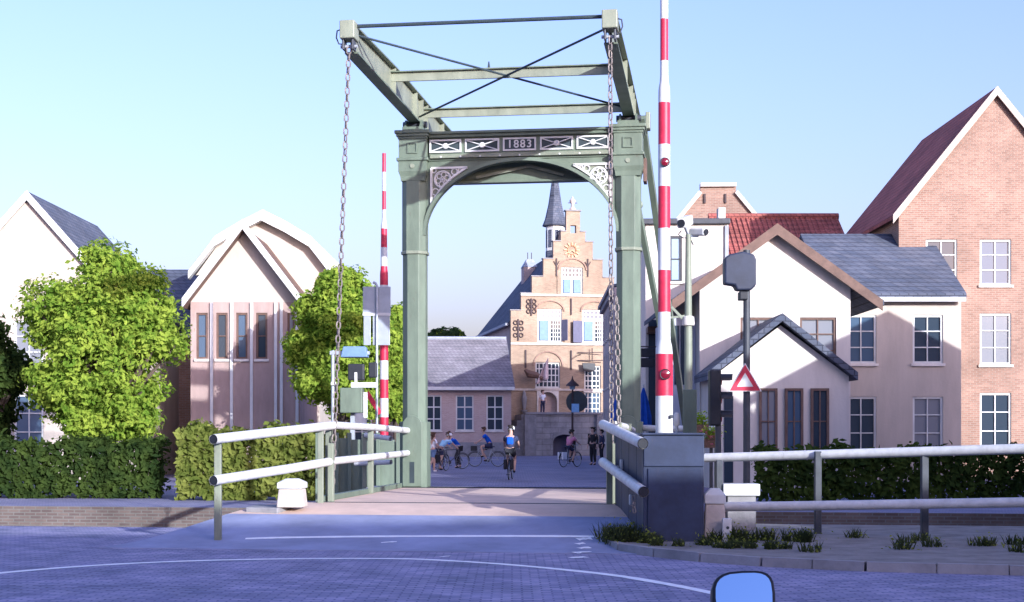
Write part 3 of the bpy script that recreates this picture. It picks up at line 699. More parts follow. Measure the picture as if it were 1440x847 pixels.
MB().box(gx(493), gx(499), -.05, .08, 0, gz(581)).build('box_leg', 'grey_metal', G)
MB().box(gx(511)+.01, gx(517), -.12, .0, gz(588), gz(552)).build('white_strut', 'white_paint', G, bevel=.01)
MB().tube([(gx(466), -.06, gz(540)), (gx(473), -.06, gz(540))], .05, 10).build('clamp', 'white_paint', G)
d = 37.5
SG = thing('road_sign', 'grey backs of two stacked road sign boards behind the left barrier', 'road sign', (X_at(530, d), d, 0)); gx2 = lambda p: X_at(p, d)-X_at(530, d); gz2 = lambda y: Z_at(y, d)
MB().tube([(0, 0, 0), (0, 0, gz2(402)), (-.03, 0, gz2(399)), (-.10, 0, gz2(397))], .035, 10).build('sign_post', 'grey_metal', SG, smooth=True)
for (xa, xb, ya, yb) in ((510, 528, 441.5, 403), (531, 549, 441.5, 403), (511, 521, 485.5, 443.5), (524, 548, 485.5, 443.5)):
    MB().box(gx2(xa), gx2(xb), .04, .08, gz2(ya), gz2(yb)).build('sign_board', 'grey_metal', SG, bevel=.008)
MB().box(gx2(510), gx2(549), .012, .038, gz2(444), gz2(440)).build('sign_rail', 'white_paint', SG)

# ------------------------------------------------------------------ signals and poles at the right
d = 25.5
TL = thing('traffic_light', 'dark traffic light seen from the side on a short post at right', 'traffic light', (X_at(1010, d), d, 0)); tx = lambda p: X_at(p, d)-X_at(1010, d); tz = lambda y: Z_at(y, d)
MB().tube([(0, 0, 0), (0, 0, tz(598))], .055, 12).build('post', 'dark_steel', TL, smooth=True)
hd = MB().box(tx(997), tx(1013), -.12, .14, tz(599), tz(520)).build('housing', 'black_plastic', TL, bevel=.03)
for y in (535, 561, 587):
    v = MB(); N = 10
    for k in range(N):
        w0, w1 = math.pi*k/N, math.pi*(k+1)/N; r = .115
        for (rr) in (r,):
            x0, x1 = tx(1013), tx(1030)-.02*abs(math.cos(w0))
            v.add([(x0, r*math.cos(w0), tz(y)+r*math.sin(w0)), (x0, r*math.cos(w1), tz(y)+r*math.sin(w1)), (x1, r*math.cos(w1), tz(y)+r*math.sin(w1)), (x1, r*math.cos(w0), tz(y)+r*math.sin(w0))], [(0,1,2,3)])
    vo = v.build('visor', 'black_plastic', hd); vo.modifiers.new('solid', 'SOLIDIFY').thickness = .012
    MB().lathe([(.10, tx(1013)), (.085, tx(1013)+.02)], 14, (0, 0, tz(y)), 'x').build('lens', 'red_lens', hd)
d = 24.6
TS = thing('signal_mast', 'tall mast with dark boxy signal head and red-edged warning triangle at right', 'signal mast', (X_at(1050, d), d, 0)); tx = lambda p: X_at(p, d)-X_at(1050, d); tz = lambda y: Z_at(y, d)
MB().tube([(0, 0, 0), (0, 0, tz(352))], .06, 12).build('mast', 'dark_steel', TS, smooth=True)
MB().prism([(tx(1015), tz(402)), (tx(1015), tz(366)), (tx(1022), tz(361)), (tx(1040), tz(357)), (tx(1056), tz(361)), (tx(1059), tz(368)), (tx(1059), tz(404)), (tx(1052), tz(411)), (tx(1032), tz(411)), (tx(1029), tz(404))], -.34, -.06).build('signal_head', 'navy_housing', TS, bevel=.03)
MB().box(tx(1036), tx(1048), -.3, -.07, tz(424), tz(412)).build('signal_foot', 'black_plastic', TS, bevel=.02)
tri = lambda k: [(tx(1046)-.47*k, tz(538)-.26*k), (tx(1046)+.47*k, tz(538)-.26*k), (tx(1046), tz(538)+.54*k)]
wt = MB().prism(tri(.62), -.13, -.11).build('warning_triangle', 'white_paint', TS, bevel=.008)
MB().prism(tri(.56), -.135, -.131).build('red_border', 'red_paint', wt); MB().prism(tri(.30), -.139, -.136).build('white_field', 'white_paint', wt)
d = 27.0
CP = thing('camera_pole', 'green-grey pole carrying two white surveillance cameras beside the barrier', 'camera pole', (X_at(968, d), d, 0)); tx = lambda p: X_at(p, d)-X_at(968, d); tz = lambda y: Z_at(y, d)
MB().tube([(0, 0, 0), (0, 0, tz(470)), (0, 0, tz(460)), (0, 0, tz(330))], [.085, .075, .07, .055], 14).build('pole', 'bridge_light', CP, smooth=True)
MB().lathe([(.11, 0), (.12, .03), (.11, .16), (.08, .18)], 14, (0, 0, tz(458))).build('collar', 'stone_pale', CP, smooth=True)
MB().bar((-.02, 0, tz(455)), (-.32, 0, tz(432)), .04, .05).bar((-.02, 0, tz(444)), (-.34, 0, tz(447)), .03, .04).build('bracket', 'bridge_light', CP)
for (ca, cb, r, lab) in (((955, 318, -.35), (970, 308, .15), .105, 'camera'), ((972, 326, .05), (990, 329, -.25), .08, 'camera')):
    p, q = Vector((tx(ca[0]), ca[2], tz(ca[1]))), Vector((tx(cb[0]), cb[2], tz(cb[1])))
    cb_ = MB().bar(p, q, r*1.7, r*1.8).build('camera', 'white_paint', CP, bevel=.03)
    t = (p-q).normalized() if ca[2] < cb[2] else (q-p).normalized(); e = p if ca[2] < cb[2] else q
    MB().tube([e+t*.002, e+t*.02], r*.72, 14).build('camera_lens', 'black_plastic', cb_)
    MB().bar((tx(968), 0, tz(332)), (p+q)/2-Vector((0, 0, r)), .04, .04).build('arm', 'grey_metal', CP)
MB().tube([(tx(957), -.15, tz(326)), (tx(953), -.1, tz(331)), (tx(960), -.1, tz(336)), (tx(970), 0, tz(334)), (tx(975), 0, tz(345))], .012, 6).build('cable', 'dark_steel', CP)
GB = thing('junction_box', 'green-grey upright junction box at the foot of the camera pole', 'junction box', (X_at(970, 26.4), 26.4, 0), R(-5))
MB().box(-.125, .125, -.1, .1, .9, Z_at(548, 26.4)).build('box_body', 'bridge_paint', GB, bevel=.012); MB().box(-.05, .05, -.05, .05, 0, .9).build('stand', 'grey_metal', GB)
MB().tube([(-.24, 0, .95), (-.24, 0, 1.85), (-.22, 0, 2.0)], .03, 8).build('conduit', 'grey_metal', GB); MB().lathe([(.03, 0), (.055, .03), (.055, .22), (.03, .25)], 10, (-.24, 0, 1.75)).build('insulator', 'white_paint', GB, smooth=True)

# ------------------------------------------------------------------ buildings
def window(T, x0, x1, z0, z1, y, nx=2, nz=3, fr='white_paint', gl='window_glass', fw=.07, bw=.035, name='window', sill=True, rec=.10):
    """frame set back in its opening, pane and glazing bars behind it"""
    if gl == 'window_glass': gl = random.choice(('window_glass', 'window_glass', 'blue_glass', 'curtain_glass'))
    f = MB(); a, b = y+rec-.06, y+rec+.02
    f.box(x0, x1, a, b, z0, z0+fw).box(x0, x1, a, b, z1-fw, z1).box(x0, x0+fw, a, b, z0+fw, z1-fw).box(x1-fw, x1, a, b, z0+fw, z1-fw)
    o = f.build(name, fr, T)
    MB().box(x0+fw, x1-fw, y+rec+.0, y+rec+.015, z0+fw, z1-fw).build('pane', gl, o)
    bars = MB()
    for i in range(1, nx): x = x0+(x1-x0)*i/nx; bars.box(x-bw/2, x+bw/2, a+.015, b-.025, z0+fw, z1-fw)
    for j in range(1, nz):
        z = z0+(z1-z0)*j/nz
        for i in range(nx):
            xa = x0+(x1-x0)*i/nx+(bw/2 if i else fw); xb = x0+(x1-x0)*(i+1)/nx-(bw/2 if i < nx-1 else fw)
            bars.box(xa, xb, a+.015, b-.025, z-bw/2, z+bw/2)
    if nx > 1 or nz > 1: bars.build('glazing_bars', fr, o)
    if sill: MB().box(x0-.06, x1+.06, y-.08, y+rec, z0-.09, z0-.002).build('sill', 'stone_pale', o)
    return o
def front_wall(T, x0, x1, z0, z1, y0, y1, holes, m, solid=None, extra_x=(), extra_z=(), name='wall'):
    xs = [x0, x1]+[h[0] for h in holes]+[h[1] for h in holes]+list(extra_x); zs = [z0, z1]+[h[2] for h in holes]+[h[3] for h in holes]+list(extra_z)
    def sol(x, z):
        if solid and not solid(x, z): return False
        return not any(h[0] < x < h[1] and h[2] < z < h[3] for h in holes)
    return MB().grid_wall(xs, zs, y0, y1, sol).build(name, m, T)
def body(T, x0, x1, y0, y1, z1, m, name='side_wall'):
    """side and rear walls behind the front wall"""
    return MB().box(x0, x1, y0, y1, 0, z1).build(name, m, T)
def roof_x(T, x0, x1, y0, y1, ze, zr_, m, ov=.25, th=.14, name='roof'):
    ym = (y0+y1)/2; k = (zr_-ze)/(ym-y0); y0 -= ov; y1 += ov; ze -= ov*k
    return MB().prism([(y0, ze), (ym, zr_), (y1, ze), (y1, ze+th), (ym, zr_+th), (y0, ze+th)], x0-.1, x1+.1, 'x').build(name, m, T)
def roof_y(T, x0, x1, y0, y1, ze, zr_, m, ov=.25, th=.14, name='roof', oy=.15):
    xm = (x0+x1)/2; k = (zr_-ze)/(xm-x0); x0 -= ov; x1 += ov; ze -= ov*k
    return MB().prism([(x0, ze), (xm, zr_), (x1, ze), (x1, ze+th), (xm, zr_+th), (x0, ze+th)], y0-oy, y1, 'y').build(name, m, T)

def town_hall():
    D = 100.0; T = thing('town_hall', 'old brick town hall with stepped gable, clock and slender spire', 'town hall', (X_at(806, D), D, 0), R(10))
    hx = lambda p: (p-806)/20.0; hz = lambda y: Z_at(y, D)
    steps = [(4.45, hz(438)), (3.72, hz(414)), (2.95, hz(390)), (2.13, hz(365)), (1.42, hz(340)), (.88, hz(326)), (.50, hz(297))]
    holes = [(hx(789), hx(820), hz(415), hz(376)), (hx(755), hx(790), hz(482), hz(435)), (hx(819), hx(854), hz(482), hz(435)),
             (hx(752), hx(787), hz(546), hz(510)), (hx(754), hx(785), hz(584), hz(550)), (hx(822), hx(846), hz(583), hz(514)), (-.2, .22, hz(328), hz(317))]
    def solid(x, z):
        for hw, zt in steps:
            if z < zt: return abs(x) < hw
        return False
    front_wall(T, -4.45, 4.45, 0, hz(297), 0, .45, holes, 'hall_brick', solid, [s*h for h, _ in steps for s in (-1, 1)], [z for _, z in steps], 'stepped_gable')
    # coping stones on each step
    prev = 4.45
    for i, (hw, zt) in enumerate(steps):
        inner = steps[i+1][0] if i+1 < len(steps) else 0
        for s in (-1, 1):
            if i+1 < len(steps): MB().box(min(s*(hw+.06), s*inner), max(s*(hw+.06), s*inner), -.07, .50, zt, zt+.07).build('coping', 'stone_grey', T)
    MB().box(-.58, .58, -.09, .52, hz(297), hz(297)+.09).build('coping', 'stone_grey', T)
    fn = MB().lathe([(.22, 0), (.25, .08), (.12, .2), (.10, .42), (.20, .55), (.22, .68), (.10, .82), (.05, .95)], 12, (0, .2, hz(297)+.09)).build('finial', 'stone', T, smooth=True)
    MB().bar((-.32, .2, hz(285)), (.32, .2, hz(285)), .05, .05).bar((0, .2, hz(287)), (0, .2, hz(277)), .05, .05).build('cross', 'iron', fn)
    # belts
    for y, w in ((415.5, 3.75), (484, 4.47), (548, 4.46)):
        MB().box(-w, w, -.10, -.002, hz(y)-.09, hz(y)+.06).build('belt_course', 'stone', T)
    # relief arches
    def arch(xa, xb, yt, ys, m='hall_brick'):
        c = (hx(xa)+hx(xb))/2; a = (hx(xb)-hx(xa))/2; b = hz(yt)-hz(ys); bb = MB(); N = 14
        for i in range(N):
            w0, w1 = math.pi*i/N, math.pi*(i+1)/N
            q = []
            for (k, y) in ((1, -.09), (1, -.001), (.90, -.09), (.90, -.001)):
                q += [(c+a*k*math.cos(w0), y, hz(ys)+b*k*math.sin(w0)), (c+a*k*math.cos(w1), y, hz(ys)+b*k*math.sin(w1))]
            bb.add(q, [(0,1,3,2), (4,5,7,6), (0,4,5,1), (2,3,7,6), (0,2,6,4), (1,5,7,3)])
        bb.build('relief_arch', 'gable_brick', T, smooth=True)
    arch(784, 826, 363, 380); arch(752, 794, 423, 438); arch(816, 858, 423, 438); arch(748, 792, 494, 515)
    MB().box(hx(783), hx(789)-.02, -.07, -.001, hz(414), hz(380)).build('relief_jamb', 'hall_brick', T)
    # windows
    def grid(x0, x1, z0, z1, nx, nz): return window(T, x0, x1, z0, z1, 0, nx, nz, fw=.11, bw=.07, rec=.16)
    def hung(xa, xb, ya, yb, ysplit, lsh, rsh):
        x0, x1, z0, z1, zs = hx(xa), hx(xb), hz(yb), hz(ya), hz(ysplit); xm = (x0+x1)/2
        u = window(T, x0, x1, zs, z1, 0, 6, 2, fw=.12, bw=.09, rec=.16, sill=False, name='leaded_window')
        w = window(T, x0, x1, z0, zs, 0, 2, 1, fw=.12, bw=.16, rec=.16, name='casement_window')
        sh = MB().box(x0+.16, xm-.12, .03, .08, z0+.16, zs-.10).build('shutter', 'shutter_blue', w)
        if rsh: MB().box(xm+.12, x1-.16, .03, .08, z0+.16, zs-.10).build('shutter', 'shutter_blue', w)
        else:
            b = MB()
            for i in range(1, 4): x = xm+.1+(x1-.14-xm-.1)*i/4; b.box(x-.03, x+.03, .07, .12, z0+.12, zs-.08)
            for j in range(1, 5): z = z0+.12+(zs-.2-z0)*j/5; b.box(xm+.1, x1-.14, .08, .11, z-.03, z+.03)
            b.build('lattice', 'white_paint', w)
        return x0, x1, z0, zs
    hung(789, 820, 376, 415, 391, 1, 1)
    x0, x1, z0, zs = hung(755, 790, 435, 482, 449.5, 1, 0)
    MB().obox((x1+.16, -.16, (z0+zs)/2+.05), (.5, .05, zs-z0-.15), Matrix.Rotation(R(-50), 3, 'Z')).build('open_shutter', 'shutter_dark', T)
    x0, x1, z0, zs = hung(819, 854, 435, 482, 449.5, 1, 0)
    MB().obox((x0-.35, -.16, (z0+zs)/2-.05), (.78, .05, zs-z0-.1), Matrix.Rotation(R(20), 3, 'Z')).build('open_shutter', 'shutter_dark', T)
    grid(hx(752), hx(787), hz(546), hz(510), 6, 4)
    grid(hx(822), hx(846), hz(583), hz(551), 4, 4); grid(hx(822), hx(846), hz(550), hz(514), 4, 5)
    # arched doorway
    dx0, dx1, dz0, dz1 = hx(754), hx(785), hz(584), hz(550); c = (dx0+dx1)/2; rr = (dx1-dx0)/2-.10; s0 = dz1-.08-rr
    pts = [(c+rr*math.cos(math.pi*i/16), s0+rr*math.sin(math.pi*i/16)) for i in range(17)]
    b = MB()
    for i in range(16):
        (xa, za), (xb, zb) = pts[i], pts[i+1]
        b.add([(xa, -.06, za), (xb, -.06, zb), (xb, -.06, dz1), (xa, -.06, dz1), (xa, .30, za), (xb, .30, zb), (xb, .30, dz1), (xa, .30, dz1)], [(0,1,2,3),(4,5,6,7),(0,4,5,1),(3,2,6,7),(0,3,7,4),(1,2,6,5)])
    b.box(dx0, dx0+.10, -.06, .30, dz0, dz1).box(dx1-.10, dx1, -.06, .30, dz0, dz1)
    dr = b.build('door_surround', 'stone_pale', T)
    MB().box(dx0+.1, dx1-.1, .60, .66, dz0, dz1).build('door', 'shutter_dark', dr)
    # clock
    ck = MB(); cz = hz(352); cx = hx(804)
    for k in range(12):
        w = k*math.pi/6; ck.bar((cx+.36*math.cos(w), -.05, cz+.36*math.sin(w)), (cx+.56*math.cos(w), -.05, cz+.56*math.sin(w)), .05, .09, (0, 1, 0))
    ck.torus((cx, -.04, cz), .30, .03, 28, 5)
    cko = ck.build('clock', 'gold', T)
    MB().bar((cx, -.08, cz), (cx+.20, -.08, cz-.18), .03, .07, (0, 1, 0)).bar((cx, -.08, cz), (cx-.28, -.08, cz-.22), .03, .06, (0, 1, 0)).build('clock_hands', 'gold', cko)
    # wall anchors
    def anchor(px, ya, yb, scroll):
        x = hx(px); a = MB().box(x-.05, x+.05, -.09, -.003, hz(yb), hz(ya)); o = a.build('wall_anchor', 'iron', T)
        if scroll:
            m = MB(); zc = (hz(ya)+hz(yb))/2; h = (hz(ya)-hz(yb))
            for (dx, dz) in ((-.2, .33), (.2, .33), (-.22, .05), (.22, .05), (-.2, -.25), (.2, -.25)): m.torus((x+dx, -.05, zc+dz*h), .13, .045, 12, 5)
            m.build('anchor_scroll', 'iron', o)
    for a in ((746, 421, 445, 1), (727.5, 450, 480, 1), (738, 493, 518, 0), (803, 493, 520, 0), (803, 420, 443, 0)): anchor(*a)
    for px in (782, 827):
        x = hx(px); MB().box(x-.045, x+.045, -.08, -.003, hz(389), hz(364)).bar((x, -.05, hz(375)), (x-.2, -.05, hz(368)), .05, .05).bar((x, -.05, hz(375)), (x+.2, -.05, hz(368)), .05, .05).build('wall_anchor', 'iron', T)
    # niche with a small figure left of the door
    MB().lathe([(.10, 0), (.16, .35), (.20, .8), (.12, 1.0), (.14, 1.12), (.04, 1.3)], 10, (hx(735), -.25, hz(576))).build('facade_statue', 'stone_grey', T, smooth=True)
    MB().lathe([(.05, 0), (.22, .25), (.22, .32)], 10, (hx(735), -.25, hz(583))).build('statue_console', 'stone_grey', T)
    # main body and roof
    L = 15.0; ez = hz(438)-.9
    MB().box(-4.35, 4.35, .455, L, 0, ez).build('side_wall', 'rose_brick', T)
    xe, rz = 4.55, ez+5.6
    MB().prism([(-xe, ez-.1), (0, rz), (xe, ez-.1), (xe, ez+.1), (0, rz+.2), (-xe, ez+.1)], .46, L+.2, 'y').build('roof', 'slate', T)
    MB().prism([(-4.3, ez), (4.3, ez), (0, rz-.1)], L-.3, L-.05, 'y').build('rear_gable', 'rose_brick', T)
    MB().box(-xe-.2, -xe+.02, .46, L+.2, ez-.12, ez+.06).build('gutter', 'lead', T)
    ch = MB().box(-1.4, -.3, 11.5, 12.6, rz-3.2, rz-.3).build('chimney', 'rose_brick', T)
    MB().add([(-1.45,11.45,rz-.29),(-.25,11.45,rz-.29),(-.25,12.65,rz-.29),(-1.45,12.65,rz-.29),(-1.1,11.8,rz+.35),(-.6,11.8,rz+.35),(-.6,12.3,rz+.35),(-1.1,12.3,rz+.35)], [(0,1,5,4),(1,2,6,5),(2,3,7,6),(3,0,4,7),(4,5,6,7),(3,2,1,0)]).build('chimney_cap', 'lead', ch)
    for dx in (-1.0, -.7): MB().tube([(dx, 12.0, rz+.34), (dx, 12.0, rz+.9)], .03, 6).build('chimney_rod', 'iron', ch)
    # spire
    sx, sy = .15, 7.0; bz = rz-.7
    sp = MB().lathe([(.72, bz), (.72, bz+1.1)], 8, (sx, sy, 0)).build('spire_base', 'slate', T)
    MB().lathe([(.70, bz+1.1), (.70, bz+2.95)], 8, (sx, sy, 0)).build('lantern', 'white_paint', sp)
    for k in range(8):
        w = k*math.pi/4; ox, oy = math.cos(w), math.sin(w)
        MB().obox((sx+.655*ox, sy+.655*oy, bz+2.0), (.05, .26, 1.3), Matrix.Rotation(w, 3, 'Z')).build('louvre', 'slate', sp)
    MB().lathe([(.92, bz+2.96), (.98, bz+3.02), (.78, bz+3.5), (.52, bz+4.6), (.28, bz+6.2), (.06, bz+7.6), (.03, bz+8.0)], 8, (sx, sy, 0)).build('spire', 'slate', sp)
    # weather figure on the lantern
    MB().tube([(sx+.2, sy-.95, bz+1.5), (sx+.15, sy-.95, bz+2.0), (sx+.22, sy-.95, bz+2.35)], [.12, .16, .10], 8).lathe([(.05, 0), (.14, .12), (.05, .26)], 8, (sx+.2, sy-.95, bz+2.36)).tube([(sx+.2, sy-.95, bz+1.5), (sx+.0, sy-.95, bz+1.15)], .06, 6).build('bell_ringer_figure', 'iron', sp, smooth=True)
    # entrance platform
    PT = MB(); pz = hz(584)
    x0, x1 = hx(728), hx(852)
    cx0, cx1, ch_ = hx(764), hx(796), 1.45
    front_wall(T, x0, x1, 0, pz, -3.2, -2.8, [(cx0, cx1, 0, ch_)], 'stair_stone', name='platform_front')
    MB().box(x0, x1, -2.79, -.12, pz-.25, pz).build('platform_floor', 'stone_grey', T)
    MB().box(x0, x0+.3, -2.79, -.12, 0, pz-.26).build('platform_side', 'stair_stone', T); MB().box(x1-.3, x1, -2.79, -.12, 0, pz-.26).build('platform_side', 'stair_stone', T)
    MB().box(x0-.12, x1+.12, -3.34, -2.78, pz+.002, pz+.16).build('platform_coping', 'stone_grey', T, bevel=.02)
    for p in (730, 830): MB().box(hx(p)-.3, hx(p)+.5, -3.42, -3.21, 0, pz-.02).build('pilaster', 'stone_grey', T)
    cc = (cx0+cx1)/2; r2 = (cx1-cx0)/2; b = MB()
    for i in range(12):
        w0, w1 = math.pi*i/12, math.pi*(i+1)/12
        b.add([(cc+r2*math.cos(w0), -3.25, .95+.5*math.sin(w0)), (cc+r2*math.cos(w1), -3.25, .95+.5*math.sin(w1)), (cc+r2*math.cos(w1), -3.25, 1.62), (cc+r2*math.cos(w0), -3.25, 1.62),
               (cc+r2*math.cos(w0), -2.85, .95+.5*math.sin(w0)), (cc+r2*math.cos(w1), -2.85, .95+.5*math.sin(w1)), (cc+r2*math.cos(w1), -2.85, 1.62), (cc+r2*math.cos(w0), -2.85, 1.62)], [(0,1,2,3),(0,4,5,1),(3,2,6,7)])
    b.build('cellar_arch', 'stone_grey', T)
    MB().box(cx0, cx1, -2.3, -2.25, 0, 1.5).build('cellar_door', 'shutter_dark', T)
    for k in range(7):
        MB().box(x0-2.2+.31*k, x0-.001, -3.0, -.4, k*pz/7, (k+1)*pz/7).build('stair_step', 'stone_grey', T) if k else MB().box(x0-2.2, x0-.001, -3.0, -.4, 0, pz/7).build('stair_step', 'stone_grey', T)
    # wrought iron bracket with hanging board and flag
    br = MB().bar((hx(812), -.1, hz(500)), (hx(812), -1.1, hz(500)), .05, .06).bar((hx(812), -.1, hz(507)), (hx(850), -.5, hz(507)), .05, .06).bar((hx(812), -.1, hz(496)), (hx(850), -.5, hz(496)), .05, .05).bar((hx(832), -.3, hz(490)), (hx(832), -.3, hz(508)), .05, .05).build('iron_bracket', 'iron', T)
    hb = [(hx(817), hz(511)), (hx(836), hz(511)), (hx(835), hz(522)), (hx(828), hz(524)), (hx(819), hz(522))]
    MB().prism(hb, -.45, -.38).build('hanging_board', 'black_plastic', br, bevel=.02)
    return T
town_hall()
# flag on an angled pole in front of the facade
fx = thing('flag', 'pale flag drooping from an angled pole above the town hall door', 'flag', P(760, 540, 99.3))
fo = Vector(fx.location)
MB().tube([P(739, 521, 99.3)-fo+Vector((0, .3, 0)), P(758, 530, 98.5)-fo], .05, 7).build('flag_pole', 'timber_brown', fx)
nb = MB(); rows = 9; cols = 10; vs = []
for i in range(rows):
    for j in range(cols):
        t = i/(rows-1); q = j/(cols-1); p = P(771-q*14*(.3+t), 503+t*30+q*8, 98.6)-fo
        vs.append((p.x, p.y+.18*math.sin(q*9+t*3), p.z))
nb.add(vs, [(i*cols+j, i*cols+j+1, (i+1)*cols+j+1, (i+1)*cols+j) for i in range(rows-1) for j in range(cols-1)])
fc = nb.build('flag_cloth', 'flag_cloth', fx, smooth=True); fc.modifiers.new('solid', 'SOLIDIFY').thickness = .02
nb = MB().tube([P(738, 520, 98.8)-fo, P(744, 526, 98.7)-fo, P(755, 528, 98.6)-fo, P(763, 533, 98.6)-fo], [.08, .28, .22, .1], 8).build('furled_end', 'timber_brown', fx, smooth=True)

def low_house():
    D = 93.0; s = 2000/D; T = thing('low_house', 'low rose brick house with grey hipped roof left of the town hall', 'house', (X_at(660, D), D, 0), R(2))
    hx = lambda p: (p-660)/s; hz = lambda y: Z_at(y, D)
    W = [(hx(a), hx(b), hz(606), hz(556)) for a, b in ((558, 582), (599, 621), (641, 666), (684, 708))]
    x0, x1 = hx(540), hx(719)
    front_wall(T, x0, x1, 0, hz(546), 0, .35, W, 'rose_brick')
    for w in W: window(T, *w, 0, 2, 3, fw=.09, bw=.08, rec=.14)
    MB().box(x0, x1, .36, 8, 0, hz(546)).build('side_wall', 'rose_brick', T)
    MB().box(x0-.02, x1+.02, -.06, -.002, 0, .95).build('plinth', 'stone_grey', T)
    ez = hz(546); rz = hz(476)+.25
    b = MB().add([(x0-.3, -.35, ez), (x1+.25, -.35, ez), (x1+.25, 8.3, ez), (x0-.3, 8.3, ez), (x0+2.2, 4, rz), (x1-.2, 4, rz)], [(0,1,5,4), (1,2,5), (2,3,4,5), (3,0,4), (3,2,1,0)]).build('roof', 'slate_roof', T)
    MB().box(x0-.35, x1+.2, -.50, -.36, ez-.14, ez+.08).build('gutter', 'white_paint', T)
    MB().tube([(x0+2.2, 4, rz+.02), (x1-.2, 4, rz+.02)], .12, 8).build('ridge', 'lead', T)
low_house()

def gable_house(name, label, px, D, wpx, eave, ridge, depth, m, roofm, wins, rot=0, cat='house', group=None, fascia='white_paint', nx=2, nz=3, front='y', ov=.25, gl='window_glass', door=None, th=.14):
    """house whose front carries the gable (front='y') or the eave (front='x'); wins in metres from the middle"""
    T = thing(name, label, cat, (X_at(px, D), D, 0), rot, group); h = wpx/2
    front_wall(T, -h, h, 0, eave, 0, .3, wins + ([door] if door else []), m)
    for w in wins: window(T, *w, 0, nx, nz, gl=gl)
    if door:
        d_ = MB().box(door[0], door[1], .12, .18, door[2], door[3]-.01).build('door', 'shutter_dark', T); MB().box(door[0]+.1, door[0]+.16, .06, .119, 1.0, 1.1).build('handle', 'grey_metal', d_)
    MB().box(-h, h, .31, depth, 0, eave).build('side_wall', m, T)
    if front == 'y':
        MB().prism([(-h, eave+.001), (h, eave+.001), (0, ridge)], 0, .3).build('gable', m, T)
        r = roof_y(T, -h, h, 0, depth, eave, ridge, roofm, ov, th)
        k = (ridge-eave)/h
        f = MB()
        for s in (-1, 1): f.bar((s*(h+ov), -.18, eave-ov*k+.02), (0, -.18, ridge+.02), .05, .26, (0, 1, 0)) if False else f.add([(s*(h+ov), -.20, eave-ov*k-.16), (0, -.20, ridge-.16), (0, -.20, ridge+.16), (s*(h+ov), -.20, eave-ov*k+.16), (s*(h+ov), -.155, eave-ov*k-.16), (0, -.155, ridge-.16), (0, -.155, ridge+.16), (s*(h+ov), -.155, eave-ov*k+.16)], [(3,2,1,0),(4,5,6,7),(0,1,5,4),(1,2,6,5),(2,3,7,6),(3,0,4,7)])
        f.build('verge_board', fascia, r)
    else:
        r = roof_x(T, -h, h, 0, depth, eave, ridge, roofm, ov, th)
        for s in (-1, 1): MB().prism([(0, eave), (depth, eave), (depth/2, ridge)], s*h-.12 if s > 0 else -h, h if s > 0 else -h+.12, 'x').build('gable', m, T)
        MB().box(-h-.05, h+.05, -ov-.10, -ov+.02, eave-.28, eave-.14).build('gutter', fascia, T)
    return T
def wgrid(xs, w, rows): return [(x-w/2, x+w/2, a, b) for x in xs for a, b in rows]

# street row running back at the right towards the town hall, fronts turned to the street
def street_house(label, x, y, w, eave, ridge, m, roofm, wins, depth=8, cornice=True, gl='window_glass'):
    T = thing('street_house', label, 'house', (x, y, 0), R(-91), 'houses along the right of the square'); h = w/2
    front_wall(T, -h, h, 0, eave, 0, .3, wins, m)
    for q in wins: window(T, *q, 0, 2, 3, gl=gl, fw=.1, bw=.07)
    MB().box(-h, h, .31, depth, 0, eave).build('side_wall', m, T)
    roof_x(T, -h+.15, h-.15, 0, depth, eave+.05, ridge, roofm, .1)
    for s in (-1, 1): MB().prism([(0, eave), (depth, eave), (depth/2, ridge)], h-.14 if s > 0 else -h, h if s > 0 else -h+.14, 'x').build('gable', m, T)
    if cornice: MB().box(-h, h, -.32, -.002, eave-.10, eave+.12).box(-h, h, -.20, -.002, eave-.38, eave-.11).build('cornice', 'stone_grey', T)
    return T
street_house('tall pink plastered house with heavy cornice right of the town hall', 5.55, 82, 13, 9.3, 9.9, 'pink_wall', 'slate', wgrid((-4.8, -2.4, 0, 2.4, 4.8), 1.1, ((1.0, 3.0), (4.2, 6.2), (7.0, 8.5))))
street_house('blue-grey plastered house behind the right portal post', 5.75, 67.5, 15, 7.7, 8.4, 'grey_wall', 'slate', wgrid((-6, -4, -2, 0, 2, 4, 6), 1.0, ((.9, 3.0), (4.2, 6.4))))
# white rendered house
D = 52.0; s_ = 2000/D
T = thing('white_house', 'cream rendered house with dark gutter and narrow window behind the barrier', 'house', (X_at(965, D), D, 0), R(-2))
wx = lambda p: (p-965)/s_; wz = lambda y: Z_at(y, D)
win = (wx(942), wx(959), wz(396), wz(332)); win2 = (wx(925), wx(935), wz(575), wz(520))
front_wall(T, wx(908), wx(1024), 0, wz(316), 0, .3, [win], 'white_render')
window(T, *win, 0, 1, 2, fr='dark_steel', gl='pale_glass', fw=.07)
MB().box(wx(908), wx(1024), .31, 7, 0, wz(316)).build('side_wall', 'white_render', T)
MB().box(wx(904), wx(1026), -.18, 7.1, wz(316)+.002, wz(308)).build('gutter', 'dark_steel', T, bevel=.03)
MB().box(wx(1019), wx(1024), -.10, -.002, .2, wz(318)).build('downpipe', 'lead', T)
MB().box(wx(908)+.02, wx(950), -1.0, -.01, wz(470), wz(462)).build('awning_rail', 'timber_brown', T)
for k, (xa, xb) in enumerate(((912, 924), (948, 962))): MB().box(wx(xa), wx(xb), -.03, -.003, .2, wz(450)).build('dark_shopfront', 'window_glass', T)
